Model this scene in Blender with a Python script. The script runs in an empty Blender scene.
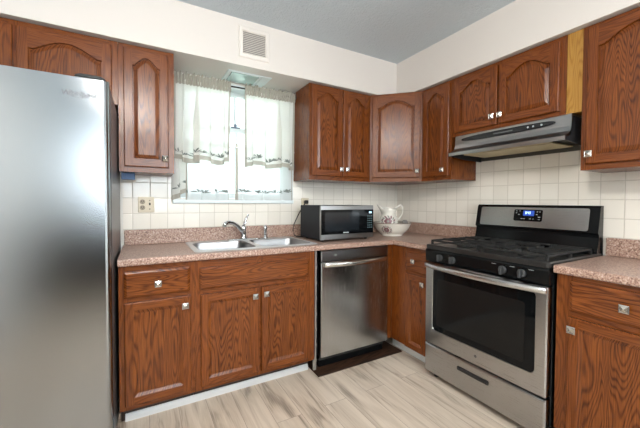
import bpy, bmesh, math, random
from mathutils import Vector, Matrix
random.seed(7)
PI = math.pi
SC = bpy.context.scene
COL = SC.collection

# ------------------------------------------------------------------ camera
CAM = Vector((-2.3587, -2.5096, 1.2141))
YAW, PITCH, ROLL, FPX = 0.5116, -0.0251, 0.0049, 315.66
cd = bpy.data.cameras.new('camera')
cam = bpy.data.objects.new('camera', cd)
COL.objects.link(cam)
fw = Vector((math.sin(YAW)*math.cos(PITCH), math.cos(YAW)*math.cos(PITCH), math.sin(PITCH)))
r0 = Vector((math.cos(YAW), -math.sin(YAW), 0))
u0 = r0.cross(fw)
rx = r0*math.cos(ROLL) + u0*math.sin(ROLL)
ux = -r0*math.sin(ROLL) + u0*math.cos(ROLL)
M = Matrix((rx, ux, -fw)).transposed().to_4x4()
M.translation = CAM
cam.matrix_world = M
cd.sensor_width = 36.0
cd.lens = FPX/640*36.0
cd.shift_x = 1.147/640
cd.shift_y = -4.62/640
cd.clip_start = 0.02
SC.camera = cam

# ------------------------------------------------------------------ world, lights, exposure
w = bpy.data.worlds.new('world')
SC.world = w
w.use_nodes = True
bg = w.node_tree.nodes['Background']
bg.inputs[0].default_value = (0.86, 0.95, 1.0, 1)
bg.inputs[1].default_value = 2.3

def light(name, kind, loc, energy, color, size=None, target=None, size_y=None, spread=None):
    l = bpy.data.lights.new(name, kind)
    l.energy = energy
    l.color = color
    if kind == 'AREA':
        l.size = size
        if size_y:
            l.shape = 'RECTANGLE'
            l.size_y = size_y
        else:
            l.shape = 'DISK'
        if spread:
            l.spread = spread
    elif size:
        l.shadow_soft_size = size
    o = bpy.data.objects.new(name, l)
    COL.objects.link(o)
    o.location = loc
    if target is not None:
        d = Vector(target) - Vector(loc)
        o.rotation_euler = d.to_track_quat('-Z', 'Y').to_euler()
    return o

light('ceiling_lamp_light', 'POINT', (-2.40, -2.25, 2.20), 40, (1.0, 0.945, 0.885), 0.07)
light('ceiling_lamp_downlight', 'AREA', (-2.40, -2.25, 2.30), 16, (1.0, 0.94, 0.87), 0.20, (-2.40, -2.25, 0))
light('rear_fill_light', 'POINT', (-1.75, -3.55, 2.20), 36, (1.0, 0.945, 0.885), 0.16)  # added fill, no known lamp here; brightens the range-wall fronts
sun = light('sun_light', 'SUN', (0, -8, 12), 38.0, (1.0, 0.98, 0.94), None, (2.5, 2.0, 0))
light('rear_area_fill', 'AREA', (-1.9, -5.37, 1.72), 72, (0.84, 0.94, 1.0), 2.0, (-1.9, 0, 1.72), 0.75)  # added cool fill from the rear, also the bright band in the refrigerator door
light('side_area_fill', 'AREA', (-0.02, -3.06, 1.10), 48, (0.82, 0.93, 1.0), 0.55, (-3, -2.9, 1.1), 1.7)  # added cool side fill, placed at the invented glass door

SC.view_settings.view_transform = 'Standard'
SC.view_settings.look = 'None'
SC.view_settings.exposure = 0.22
SC.view_settings.gamma = 1.0
SC.view_settings.use_curve_mapping = False
try:
    SC.cycles.max_bounces = 10
    SC.cycles.transparent_max_bounces = 16
    SC.cycles.use_denoising = True
    SC.cycles.sample_clamp_indirect = 6.0
except Exception:
    pass

# ------------------------------------------------------------------ materials
def new_mat(name):
    m = bpy.data.materials.new(name)
    m.use_nodes = True
    nt = m.node_tree
    b = nt.nodes['Principled BSDF']
    return m, nt, b

def N(nt, kind, **kw):
    n = nt.nodes.new(kind)
    for k, v in kw.items():
        setattr(n, k, v)
    return n

def plain(name, col, rough=0.5, metal=0.0, bump=0.0, bscale=60, spec=None, coat=0.0, emit=None, estr=0.0, var=0.0):
    m, nt, b = new_mat(name)
    b.inputs['Base Color'].default_value = (*col, 1)
    b.inputs['Roughness'].default_value = rough
    b.inputs['Metallic'].default_value = metal
    if spec is not None:
        b.inputs['Specular IOR Level'].default_value = spec
    if coat:
        b.inputs['Coat Weight'].default_value = coat
        b.inputs['Coat Roughness'].default_value = 0.12
    if emit:
        b.inputs['Emission Color'].default_value = (*emit, 1)
        b.inputs['Emission Strength'].default_value = estr
    tc = N(nt, 'ShaderNodeTexCoord')
    nz = N(nt, 'ShaderNodeTexNoise')
    nz.inputs['Scale'].default_value = bscale
    nz.inputs['Detail'].default_value = 4
    nt.links.new(tc.outputs['Object'], nz.inputs['Vector'])
    if var:
        mx = N(nt, 'ShaderNodeMixRGB', blend_type='MULTIPLY')
        mx.inputs[0].default_value = 1
        rp = N(nt, 'ShaderNodeValToRGB')
        rp.color_ramp.elements[0].color = (1-var, 1-var, 1-var, 1)
        rp.color_ramp.elements[1].color = (1, 1, 1, 1)
        nt.links.new(nz.outputs['Fac'], rp.inputs[0])
        mx.inputs[1].default_value = (*col, 1)
        nt.links.new(rp.outputs[0], mx.inputs[2])
        nt.links.new(mx.outputs[0], b.inputs['Base Color'])
    if bump:
        bp = N(nt, 'ShaderNodeBump')
        bp.inputs['Strength'].default_value = bump
        bp.inputs['Distance'].default_value = 0.004
        nt.links.new(nz.outputs['Fac'], bp.inputs['Height'])
        nt.links.new(bp.outputs[0], b.inputs['Normal'])
    return m

def wood(name, dark, mid, lite, rough=0.27, scale=1.0, contrast=1.0, rings_k=110.0):
    """Oak: contour lines of a noise stretched along the grain, plus fine pores. UV: u across, v along the grain (metres)."""
    m, nt, b = new_mat(name)
    L = nt.links.new
    uv = N(nt, 'ShaderNodeUVMap')
    oi = N(nt, 'ShaderNodeObjectInfo')
    ml = N(nt, 'ShaderNodeMath', operation='MULTIPLY')
    ml.inputs[1].default_value = 37.0
    L(oi.outputs['Random'], ml.inputs[0])
    cb = N(nt, 'ShaderNodeCombineXYZ')
    L(ml.outputs[0], cb.inputs[0]); L(ml.outputs[0], cb.inputs[1])
    ad = N(nt, 'ShaderNodeVectorMath', operation='ADD')
    L(uv.outputs[0], ad.inputs[0]); L(cb.outputs[0], ad.inputs[1])
    def stretched(su, sv, detail, rough_=0.5, dist=0.0):
        mp = N(nt, 'ShaderNodeMapping')
        mp.inputs['Scale'].default_value = (su*scale, sv*scale, 1)
        L(ad.outputs[0], mp.inputs[0])
        nz = N(nt, 'ShaderNodeTexNoise', noise_dimensions='2D')
        nz.inputs['Scale'].default_value = 1.0
        nz.inputs['Detail'].default_value = detail
        nz.inputs['Roughness'].default_value = rough_
        nz.inputs['Distortion'].default_value = dist
        L(mp.outputs[0], nz.inputs['Vector'])
        return nz.outputs['Fac']
    rings = stretched(8.0, 1.05, 1.8, 0.45, 0.15)
    k = N(nt, 'ShaderNodeMath', operation='MULTIPLY'); k.inputs[1].default_value = rings_k
    L(rings, k.inputs[0])
    sn = N(nt, 'ShaderNodeMath', operation='SINE'); L(k.outputs[0], sn.inputs[0])
    mr = N(nt, 'ShaderNodeMapRange'); mr.inputs['From Min'].default_value = -1; mr.inputs['From Max'].default_value = 1
    L(sn.outputs[0], mr.inputs[0])
    pw = N(nt, 'ShaderNodeMath', operation='POWER'); pw.inputs[1].default_value = 2.2
    L(mr.outputs[0], pw.inputs[0])
    pores = stretched(260, 7, 3, 0.65)
    broad = stretched(16, 1.2, 2)
    a1 = N(nt, 'ShaderNodeMath', operation='MULTIPLY'); a1.inputs[1].default_value = 0.62*contrast
    L(pw.outputs[0], a1.inputs[0])
    a2 = N(nt, 'ShaderNodeMath', operation='MULTIPLY_ADD'); a2.inputs[1].default_value = 0.75
    L(pores, a2.inputs[0]); L(a1.outputs[0], a2.inputs[2])
    a3 = N(nt, 'ShaderNodeMath', operation='MULTIPLY_ADD'); a3.inputs[1].default_value = 0.25
    L(broad, a3.inputs[0]); L(a2.outputs[0], a3.inputs[2])
    rp = N(nt, 'ShaderNodeValToRGB')
    e = rp.color_ramp.elements
    e[0].position = 0.30; e[0].color = (*lite, 1)
    e[1].position = 1.1 if False else 1.0; e[1].color = (*dark, 1)
    x = e.new(0.64); x.color = (*mid, 1)
    L(a3.outputs[0], rp.inputs[0])
    L(rp.outputs[0], b.inputs['Base Color'])
    b.inputs['Roughness'].default_value = rough
    b.inputs['Specular IOR Level'].default_value = 0.40
    bp = N(nt, 'ShaderNodeBump'); bp.inputs['Strength'].default_value = 0.12; bp.inputs['Distance'].default_value = 0.002
    bp.invert = True
    L(a2.outputs[0], bp.inputs['Height']); L(bp.outputs[0], b.inputs['Normal'])
    return m

OAK = wood('oak_cabinet_wood', (0.026, 0.0055, 0.0012), (0.122, 0.030, 0.0046), (0.215, 0.060, 0.0098), contrast=0.30, rings_k=120)
OAKP = wood('oak_panel_wood', (0.020, 0.0042, 0.0010), (0.120, 0.0295, 0.0045), (0.228, 0.065, 0.0105), contrast=0.44, rings_k=170)
PINE = wood('golden_pine_wood', (0.22, 0.10, 0.018), (0.34, 0.17, 0.032), (0.41, 0.215, 0.046), scale=1.3, contrast=0.5)
DARKWOOD = wood('dark_board_wood', (0.018, 0.008, 0.004), (0.045, 0.020, 0.010), (0.075, 0.036, 0.020), rough=0.5)
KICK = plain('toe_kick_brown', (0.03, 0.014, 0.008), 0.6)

def steel(name, col=(0.60, 0.60, 0.60), rough=0.27, vertical=True, amt=0.03):
    """Brushed metal: Beckmann gloss with fine brush lines."""
    m = bpy.data.materials.new(name); m.use_nodes = True
    nt = m.node_tree; nt.nodes.clear(); L = nt.links.new
    out = N(nt, 'ShaderNodeOutputMaterial')
    g = N(nt, 'ShaderNodeBsdfAnisotropic'); g.distribution = 'BECKMANN'
    g.inputs['Color'].default_value = (*col, 1)
    uv = N(nt, 'ShaderNodeUVMap')
    mp = N(nt, 'ShaderNodeMapping')
    mp.inputs['Scale'].default_value = (900, 6, 1) if vertical else (6, 900, 1)
    L(uv.outputs[0], mp.inputs[0])
    nz = N(nt, 'ShaderNodeTexNoise', noise_dimensions='2D')
    nz.inputs['Scale'].default_value = 1; nz.inputs['Detail'].default_value = 2
    L(mp.outputs[0], nz.inputs['Vector'])
    mr = N(nt, 'ShaderNodeMapRange')
    mr.inputs['To Min'].default_value = rough-amt; mr.inputs['To Max'].default_value = rough+amt
    L(nz.outputs['Fac'], mr.inputs[0]); L(mr.outputs[0], g.inputs['Roughness'])
    L(g.outputs[0], out.inputs[0])
    return m

STEEL = steel('brushed_steel', (0.50, 0.515, 0.53), 0.26)
STEEL_H = steel('brushed_steel_horizontal', (0.44, 0.44, 0.44), 0.28, vertical=False, amt=0.015)
FRIDGE_STEEL = steel('fridge_steel', (0.33, 0.348, 0.362), 0.26, amt=0.006)
SINK_STEEL = steel('sink_steel', (0.40, 0.40, 0.405), 0.42)
RIM_STEEL = plain('sink_rim_steel', (0.78, 0.78, 0.78), 0.38, 0.75)
CHROME = plain('chrome', (0.72, 0.72, 0.73), 0.10, 1.0)
PEWTER = plain('satin_nickel', (0.52, 0.49, 0.44), 0.26, 1.0, bump=0.05, bscale=200)
BLACK = plain('black_enamel', (0.0045, 0.005, 0.0055), 0.14, spec=0.2)
BLACKP = plain('black_plastic', (0.014, 0.014, 0.015), 0.42)
IRON = plain('cast_iron', (0.010, 0.0095, 0.009), 0.62, bump=0.25, bscale=300)
COOKTOP = plain('cooktop_enamel', (0.020, 0.019, 0.018), 0.30, var=0.3, bscale=25)
GLASSB = plain('black_oven_glass', (0.004, 0.0045, 0.005), 0.05, spec=0.18)
GLASSI = plain('oven_window_tint', (0.012, 0.0115, 0.011), 0.08, spec=0.18, var=0.35, bscale=9)
FRIDGE_SIDE = plain('fridge_side_grey', (0.055, 0.055, 0.06), 0.30, bump=0.1, bscale=350)
WHITEPAINT = plain('white_paint', (0.78, 0.75, 0.70), 0.55, bump=0.03, bscale=120)
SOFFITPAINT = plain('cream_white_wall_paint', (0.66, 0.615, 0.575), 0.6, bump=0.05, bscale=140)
WALLPAINT = plain('off_white_wall_paint', (0.74, 0.72, 0.68), 0.65, bump=0.05, bscale=140)
TRIMWHITE = plain('white_trim_paint', (0.76, 0.76, 0.75), 0.4)
VINYL = plain('white_window_vinyl', (0.70, 0.76, 0.77), 0.35)
VENTPAINT = plain('cream_vent_enamel', (0.72, 0.67, 0.62), 0.45)
VENTDARK = plain('vent_shadow_grey', (0.30, 0.28, 0.26), 0.7)
PLATE = plain('almond_outlet_plate', (0.62, 0.54, 0.40), 0.35)
OUTDARK = plain('outlet_slots', (0.03, 0.025, 0.02), 0.5)
CERAMIC = plain('ivory_glazed_ceramic', (0.74, 0.70, 0.62), 0.16, coat=0.4)
ROSE = plain('rose_print', (0.20, 0.09, 0.10), 0.2)
LEAFPRINT = plain('grey_green_print', (0.22, 0.22, 0.19), 0.3)
GOLD = plain('brown_rim_band', (0.16, 0.10, 0.07), 0.25)
BLUE = plain('navy_blue_plastic', (0.006, 0.045, 0.13), 0.5)
DISPLAY = plain('blue_clock_display', (0.01, 0.03, 0.12), 0.2, emit=(0.05, 0.14, 0.75), estr=0.5)
DIGIT = plain('lit_clock_digits', (0.5, 0.65, 0.9), 0.3, emit=(0.50, 0.68, 1.0), estr=1.3)
MWLIT = plain('lit_microwave_display', (0.4, 0.6, 0.75), 0.3, emit=(0.45, 0.72, 0.95), estr=0.8)
PRINT = plain('pale_panel_print', (0.42, 0.45, 0.46), 0.4)
MWPRINT = plain('dim_teal_key_print', (0.10, 0.17, 0.19), 0.3)
DIFFUSER = plain('frosted_light_panel', (0.36, 0.47, 0.45), 0.25)
LOGO = plain('engraved_grey_lettering', (0.13, 0.13, 0.14), 0.5)
FILTERM = plain('greasy_mesh_filter', (0.60, 0.52, 0.33), 0.5, 0.4, bump=0.8, bscale=260)
CORD = plain('black_rubber_cord', (0.012, 0.012, 0.012), 0.5)
LAWN = plain('pale_ground', (0.44, 0.54, 0.50), 0.9, var=0.5, bscale=20)
GREYSPONGE = plain('grey_stone_grey', (0.22, 0.20, 0.18), 0.7)

def mat_ceiling():
    m, nt, b = new_mat('textured_ceiling_paint')
    L = nt.links.new
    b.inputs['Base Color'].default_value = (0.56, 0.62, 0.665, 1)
    b.inputs['Roughness'].default_value = 0.9
    tc = N(nt, 'ShaderNodeTexCoord')
    n1 = N(nt, 'ShaderNodeTexNoise'); n1.inputs['Scale'].default_value = 45; n1.inputs['Detail'].default_value = 5
    n1.inputs['Distortion'].default_value = 1.2
    L(tc.outputs['Object'], n1.inputs['Vector'])
    bp = N(nt, 'ShaderNodeBump'); bp.inputs['Strength'].default_value = 0.6; bp.inputs['Distance'].default_value = 0.012
    L(n1.outputs['Fac'], bp.inputs['Height']); L(bp.outputs[0], b.inputs['Normal'])
    return m
CEIL = mat_ceiling()

def mat_counter():
    m, nt, b = new_mat('pink_tan_speckled_laminate')
    L = nt.links.new
    tc = N(nt, 'ShaderNodeTexCoord')
    n1 = N(nt, 'ShaderNodeTexNoise'); n1.inputs['Scale'].default_value = 150; n1.inputs['Detail'].default_value = 3
    n2 = N(nt, 'ShaderNodeTexVoronoi'); n2.inputs['Scale'].default_value = 260
    n3 = N(nt, 'ShaderNodeTexNoise'); n3.inputs['Scale'].default_value = 55; n3.inputs['Detail'].default_value = 5
    for n in (n1, n2, n3):
        L(tc.outputs['Object'], n.inputs['Vector'])
    rp = N(nt, 'ShaderNodeValToRGB')
    e = rp.color_ramp.elements
    e[0].position = 0.34; e[0].color = (0.15, 0.085, 0.065, 1)
    e[1].position = 0.70; e[1].color = (0.62, 0.515, 0.45, 1)
    x = e.new(0.45); x.color = (0.34, 0.212, 0.165, 1)
    x = e.new(0.56); x.color = (0.42, 0.285, 0.228, 1)
    L(n1.outputs['Fac'], rp.inputs[0])
    r2 = N(nt, 'ShaderNodeValToRGB')
    r2.color_ramp.elements[0].position = 0.0; r2.color_ramp.elements[0].color = (0.72, 0.65, 0.6, 1)
    r2.color_ramp.elements[1].position = 0.8; r2.color_ramp.elements[1].color = (1.1, 1.08, 1.05, 1)
    L(n2.outputs['Color'], r2.inputs[0])
    mx = N(nt, 'ShaderNodeMixRGB', blend_type='MULTIPLY'); mx.inputs[0].default_value = 0.8
    L(rp.outputs[0], mx.inputs[1]); L(r2.outputs[0], mx.inputs[2])
    L(mx.outputs[0], b.inputs['Base Color'])
    b.inputs['Roughness'].default_value = 0.34
    return m
COUNTER = mat_counter()

def mat_tile(name, axis, t0, z0, size=0.108):
    """Square cream wall tiles in world metres: axis 'x' or 'y' runs along the wall."""
    m, nt, b = new_mat(name)
    L = nt.links.new
    tc = N(nt, 'ShaderNodeTexCoord')
    sp = N(nt, 'ShaderNodeSeparateXYZ'); L(tc.outputs['Object'], sp.inputs[0])
    def cell(out, off):
        s = N(nt, 'ShaderNodeMath', operation='SUBTRACT'); s.inputs[1].default_value = off; L(out, s.inputs[0])
        d = N(nt, 'ShaderNodeMath', operation='DIVIDE'); d.inputs[1].default_value = size; L(s.outputs[0], d.inputs[0])
        f = N(nt, 'ShaderNodeMath', operation='FRACT'); L(d.outputs[0], f.inputs[0])
        fl = N(nt, 'ShaderNodeMath', operation='FLOOR'); L(d.outputs[0], fl.inputs[0])
        h = N(nt, 'ShaderNodeMath', operation='SUBTRACT'); h.inputs[1].default_value = 0.5; L(f.outputs[0], h.inputs[0])
        a = N(nt, 'ShaderNodeMath', operation='ABSOLUTE'); L(h.outputs[0], a.inputs[0])
        return a.outputs[0], fl.outputs[0]
    au, fu = cell(sp.outputs[0 if axis == 'x' else 1], t0)
    av, fv = cell(sp.outputs[2], z0)
    mxm = N(nt, 'ShaderNodeMath', operation='MAXIMUM'); L(au, mxm.inputs[0]); L(av, mxm.inputs[1])
    g = N(nt, 'ShaderNodeMapRange'); g.inputs['From Min'].default_value = 0.475; g.inputs['From Max'].default_value = 0.488
    L(mxm.outputs[0], g.inputs[0])
    cb = N(nt, 'ShaderNodeCombineXYZ'); L(fu, cb.inputs[0]); L(fv, cb.inputs[1])
    wn = N(nt, 'ShaderNodeTexWhiteNoise', noise_dimensions='2D'); L(cb.outputs[0], wn.inputs[0])
    rp = N(nt, 'ShaderNodeValToRGB')
    e = rp.color_ramp.elements
    e[0].position = 0.0; e[0].color = (0.78, 0.735, 0.655, 1)
    e[1].position = 1.0; e[1].color = (0.85, 0.805, 0.725, 1)
    L(wn.outputs['Value'], rp.inputs[0])
    mx = N(nt, 'ShaderNodeMixRGB'); L(g.outputs[0], mx.inputs[0]); L(rp.outputs[0], mx.inputs[1])
    mx.inputs[2].default_value = (0.58, 0.535, 0.46, 1)
    L(mx.outputs[0], b.inputs['Base Color'])
    rr = N(nt, 'ShaderNodeMapRange'); rr.inputs['To Min'].default_value = 0.16; rr.inputs['To Max'].default_value = 0.8
    L(g.outputs[0], rr.inputs[0]); L(rr.outputs[0], b.inputs['Roughness'])
    g2 = N(nt, 'ShaderNodeMapRange'); g2.inputs['From Min'].default_value = 0.46; g2.inputs['From Max'].default_value = 0.49
    g2.inputs['To Min'].default_value = 1; g2.inputs['To Max'].default_value = 0
    L(mxm.outputs[0], g2.inputs[0])
    bp = N(nt, 'ShaderNodeBump'); bp.inputs['Strength'].default_value = 0.5; bp.inputs['Distance'].default_value = 0.002
    L(g2.outputs[0], bp.inputs['Height']); L(bp.outputs[0], b.inputs['Normal'])
    # tiles are set a little unevenly: each one tilts its own way
    geo = N(nt, 'ShaderNodeNewGeometry')
    off = N(nt, 'ShaderNodeVectorMath', operation='SUBTRACT'); off.inputs[1].default_value = (0.5, 0.5, 0.5)
    L(wn.outputs['Color'], off.inputs[0])
    tl = N(nt, 'ShaderNodeVectorMath', operation='MULTIPLY_ADD'); tl.inputs[1].default_value = (0.05, 0.05, 0.05)
    L(off.outputs[0], tl.inputs[0]); L(geo.outputs['Normal'], tl.inputs[2])
    nm = N(nt, 'ShaderNodeVectorMath', operation='NORMALIZE'); L(tl.outputs[0], nm.inputs[0]); L(nm.outputs[0], bp.inputs['Normal'])
    return m
TILE_B = mat_tile('cream_tile_window_wall', 'x', -2.1975, 1.0158)
TILE_R = mat_tile('cream_tile_range_wall', 'y', -0.9447, 1.0158)

def mat_floor():
    m, nt, b = new_mat('greige_plank_flooring')
    L = nt.links.new
    tc = N(nt, 'ShaderNodeTexCoord')
    mp = N(nt, 'ShaderNodeMapping')
    mp.inputs['Rotation'].default_value = (0, 0, PI/2)
    mp.inputs['Location'].default_value = (0.3, 0.05, 0)
    L(tc.outputs['Object'], mp.inputs[0])
    br = N(nt, 'ShaderNodeTexBrick')
    br.offset = 0.37; br.offset_frequency = 2
    br.inputs['Scale'].default_value = 1
    br.inputs['Brick Width'].default_value = 1.22
    br.inputs['Row Height'].default_value = 0.152
    br.inputs['Mortar Size'].default_value = 0.0012
    br.inputs['Mortar Smooth'].default_value = 0.2
    br.inputs['Bias'].default_value = 0
    br.inputs['Color1'].default_value = (0, 0, 0, 1)
    br.inputs['Color2'].default_value = (1, 1, 1, 1)
    br.inputs['Mortar'].default_value = (0.5, 0.5, 0.5, 1)
    L(mp.outputs[0], br.inputs['Vector'])
    ad = N(nt, 'ShaderNodeVectorMath', operation='MULTIPLY_ADD')
    sc = N(nt, 'ShaderNodeVectorMath', operation='MULTIPLY'); sc.inputs[1].default_value = (13, 7, 0)
    L(br.outputs['Color'], sc.inputs[0])
    ad.inputs[1].default_value = (1, 1, 1)
    L(tc.outputs['Object'], ad.inputs[0]); L(sc.outputs[0], ad.inputs[2])
    def nz(s, det, ro=0.55, dist=0.0):
        q = N(nt, 'ShaderNodeMapping'); q.inputs['Scale'].default_value = s
        L(ad.outputs[0], q.inputs[0])
        n = N(nt, 'ShaderNodeTexNoise', noise_dimensions='2D'); n.inputs['Scale'].default_value = 1
        n.inputs['Detail'].default_value = det; n.inputs['Roughness'].default_value = ro
        n.inputs['Distortion'].default_value = dist
        L(q.outputs[0], n.inputs['Vector'])
        return n.outputs['Fac']
    a = nz((14, 1.6, 1), 3, 0.55, 0.6)
    f = nz((150, 5, 1), 3)
    s1 = N(nt, 'ShaderNodeMath', operation='MULTIPLY'); s1.inputs[1].default_value = 0.8; L(a, s1.inputs[0])
    s2 = N(nt, 'ShaderNodeMath', operation='MULTIPLY_ADD'); s2.inputs[1].default_value = 0.22; L(f, s2.inputs[0]); L(s1.outputs[0], s2.inputs[2])
    s3 = N(nt, 'ShaderNodeMath', operation='MULTIPLY_ADD'); s3.inputs[1].default_value = 0.09
    L(br.outputs['Color'], s3.inputs[0]); L(s2.outputs[0], s3.inputs[2])
    rp = N(nt, 'ShaderNodeValToRGB')
    e = rp.color_ramp.elements
    e[0].position = 0.36; e[0].color = (0.25, 0.195, 0.15, 1)
    e[1].position = 0.68; e[1].color = (0.64, 0.545, 0.445, 1)
    x = e.new(0.5); x.color = (0.52, 0.425, 0.335, 1)
    L(s3.outputs[0], rp.inputs[0])
    mx = N(nt, 'ShaderNodeMixRGB'); L(br.outputs['Fac'], mx.inputs[0]); L(rp.outputs[0], mx.inputs[1])
    mx.inputs[2].default_value = (0.26, 0.20, 0.16, 1)
    L(mx.outputs[0], b.inputs['Base Color'])
    b.inputs['Roughness'].default_value = 0.42
    bp = N(nt, 'ShaderNodeBump'); bp.inputs['Strength'].default_value = 0.15; bp.inputs['Distance'].default_value = 0.002
    L(s2.outputs[0], bp.inputs['Height']); L(bp.outputs[0], b.inputs['Normal'])
    return m
FLOOR = mat_floor()

def mat_cloth(name, col, trans, transp):
    m = bpy.data.materials.new(name); m.use_nodes = True
    nt = m.node_tree; nt.nodes.clear(); L = nt.links.new
    out = N(nt, 'ShaderNodeOutputMaterial')
    d = N(nt, 'ShaderNodeBsdfDiffuse'); d.inputs[0].default_value = (*col, 1)
    t = N(nt, 'ShaderNodeBsdfTranslucent'); t.inputs[0].default_value = (*col, 1)
    x = N(nt, 'ShaderNodeBsdfTransparent'); x.inputs[0].default_value = (0.95, 0.97, 0.97, 1)
    m1 = N(nt, 'ShaderNodeMixShader'); m1.inputs[0].default_value = trans
    m2 = N(nt, 'ShaderNodeMixShader')
    tc = N(nt, 'ShaderNodeTexCoord')
    nz = N(nt, 'ShaderNodeTexNoise'); nz.inputs['Scale'].default_value = 400
    L(tc.outputs['Object'], nz.inputs['Vector'])
    mr = N(nt, 'ShaderNodeMapRange'); mr.inputs['To Min'].default_value = max(0, transp-0.08); mr.inputs['To Max'].default_value = transp+0.08
    L(nz.outputs['Fac'], mr.inputs[0]); L(mr.outputs[0], m2.inputs[0])
    L(d.outputs[0], m1.inputs[1]); L(t.outputs[0], m1.inputs[2])
    L(m1.outputs[0], m2.inputs[1]); L(x.outputs[0], m2.inputs[2])
    L(m2.outputs[0], out.inputs[0])
    return m
SHEER = mat_cloth('sheer_white_cloth', (0.84, 0.83, 0.785), 0.44, 0.12)
SHEER_LOW = mat_cloth('thin_white_cloth', (0.88, 0.90, 0.90), 0.5, 0.36)
HEM = mat_cloth('doubled_hem_cloth', (0.46, 0.43, 0.37), 0.26, 0.03)
EMB = mat_cloth('grey_embroidery_thread', (0.22, 0.24, 0.22), 0.25, 0.05)

def mat_glass():
    m = bpy.data.materials.new('clear_window_glass'); m.use_nodes = True
    nt = m.node_tree; nt.nodes.clear(); L = nt.links.new
    out = N(nt, 'ShaderNodeOutputMaterial')
    x = N(nt, 'ShaderNodeBsdfTransparent'); x.inputs[0].default_value = (0.93, 0.97, 0.96, 1)
    g = N(nt, 'ShaderNodeBsdfGlossy'); g.inputs['Roughness'].default_value = 0.02
    fr = N(nt, 'ShaderNodeFresnel'); fr.inputs[0].default_value = 1.35
    mx = N(nt, 'ShaderNodeMixShader')
    L(fr.outputs[0], mx.inputs[0]); L(x.outputs[0], mx.inputs[1]); L(g.outputs[0], mx.inputs[2]); L(mx.outputs[0], out.inputs[0])
    return m
PANE = mat_glass()

# ------------------------------------------------------------------ mesh helpers
class Frame:
    """a: along the wall, d: out from the wall, z: up."""
    def __init__(self, o, a, d):
        self.o = Vector((o[0], o[1], 0)); self.a = Vector((a[0], a[1], 0)); self.d = Vector((d[0], d[1], 0))
    def __call__(self, a, d, z):
        p = self.o + self.a*a + self.d*d
        return (p.x, p.y, z)
BACK = Frame((0, 0), (1, 0), (0, -1))        # a = x
RIGHT = Frame((0, 0), (0, 1), (-1, 0))       # a = y
WORLD = Frame((0, 0), (1, 0), (0, 1))        # a = x, d = y
S2 = math.sqrt(0.5)

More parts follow.
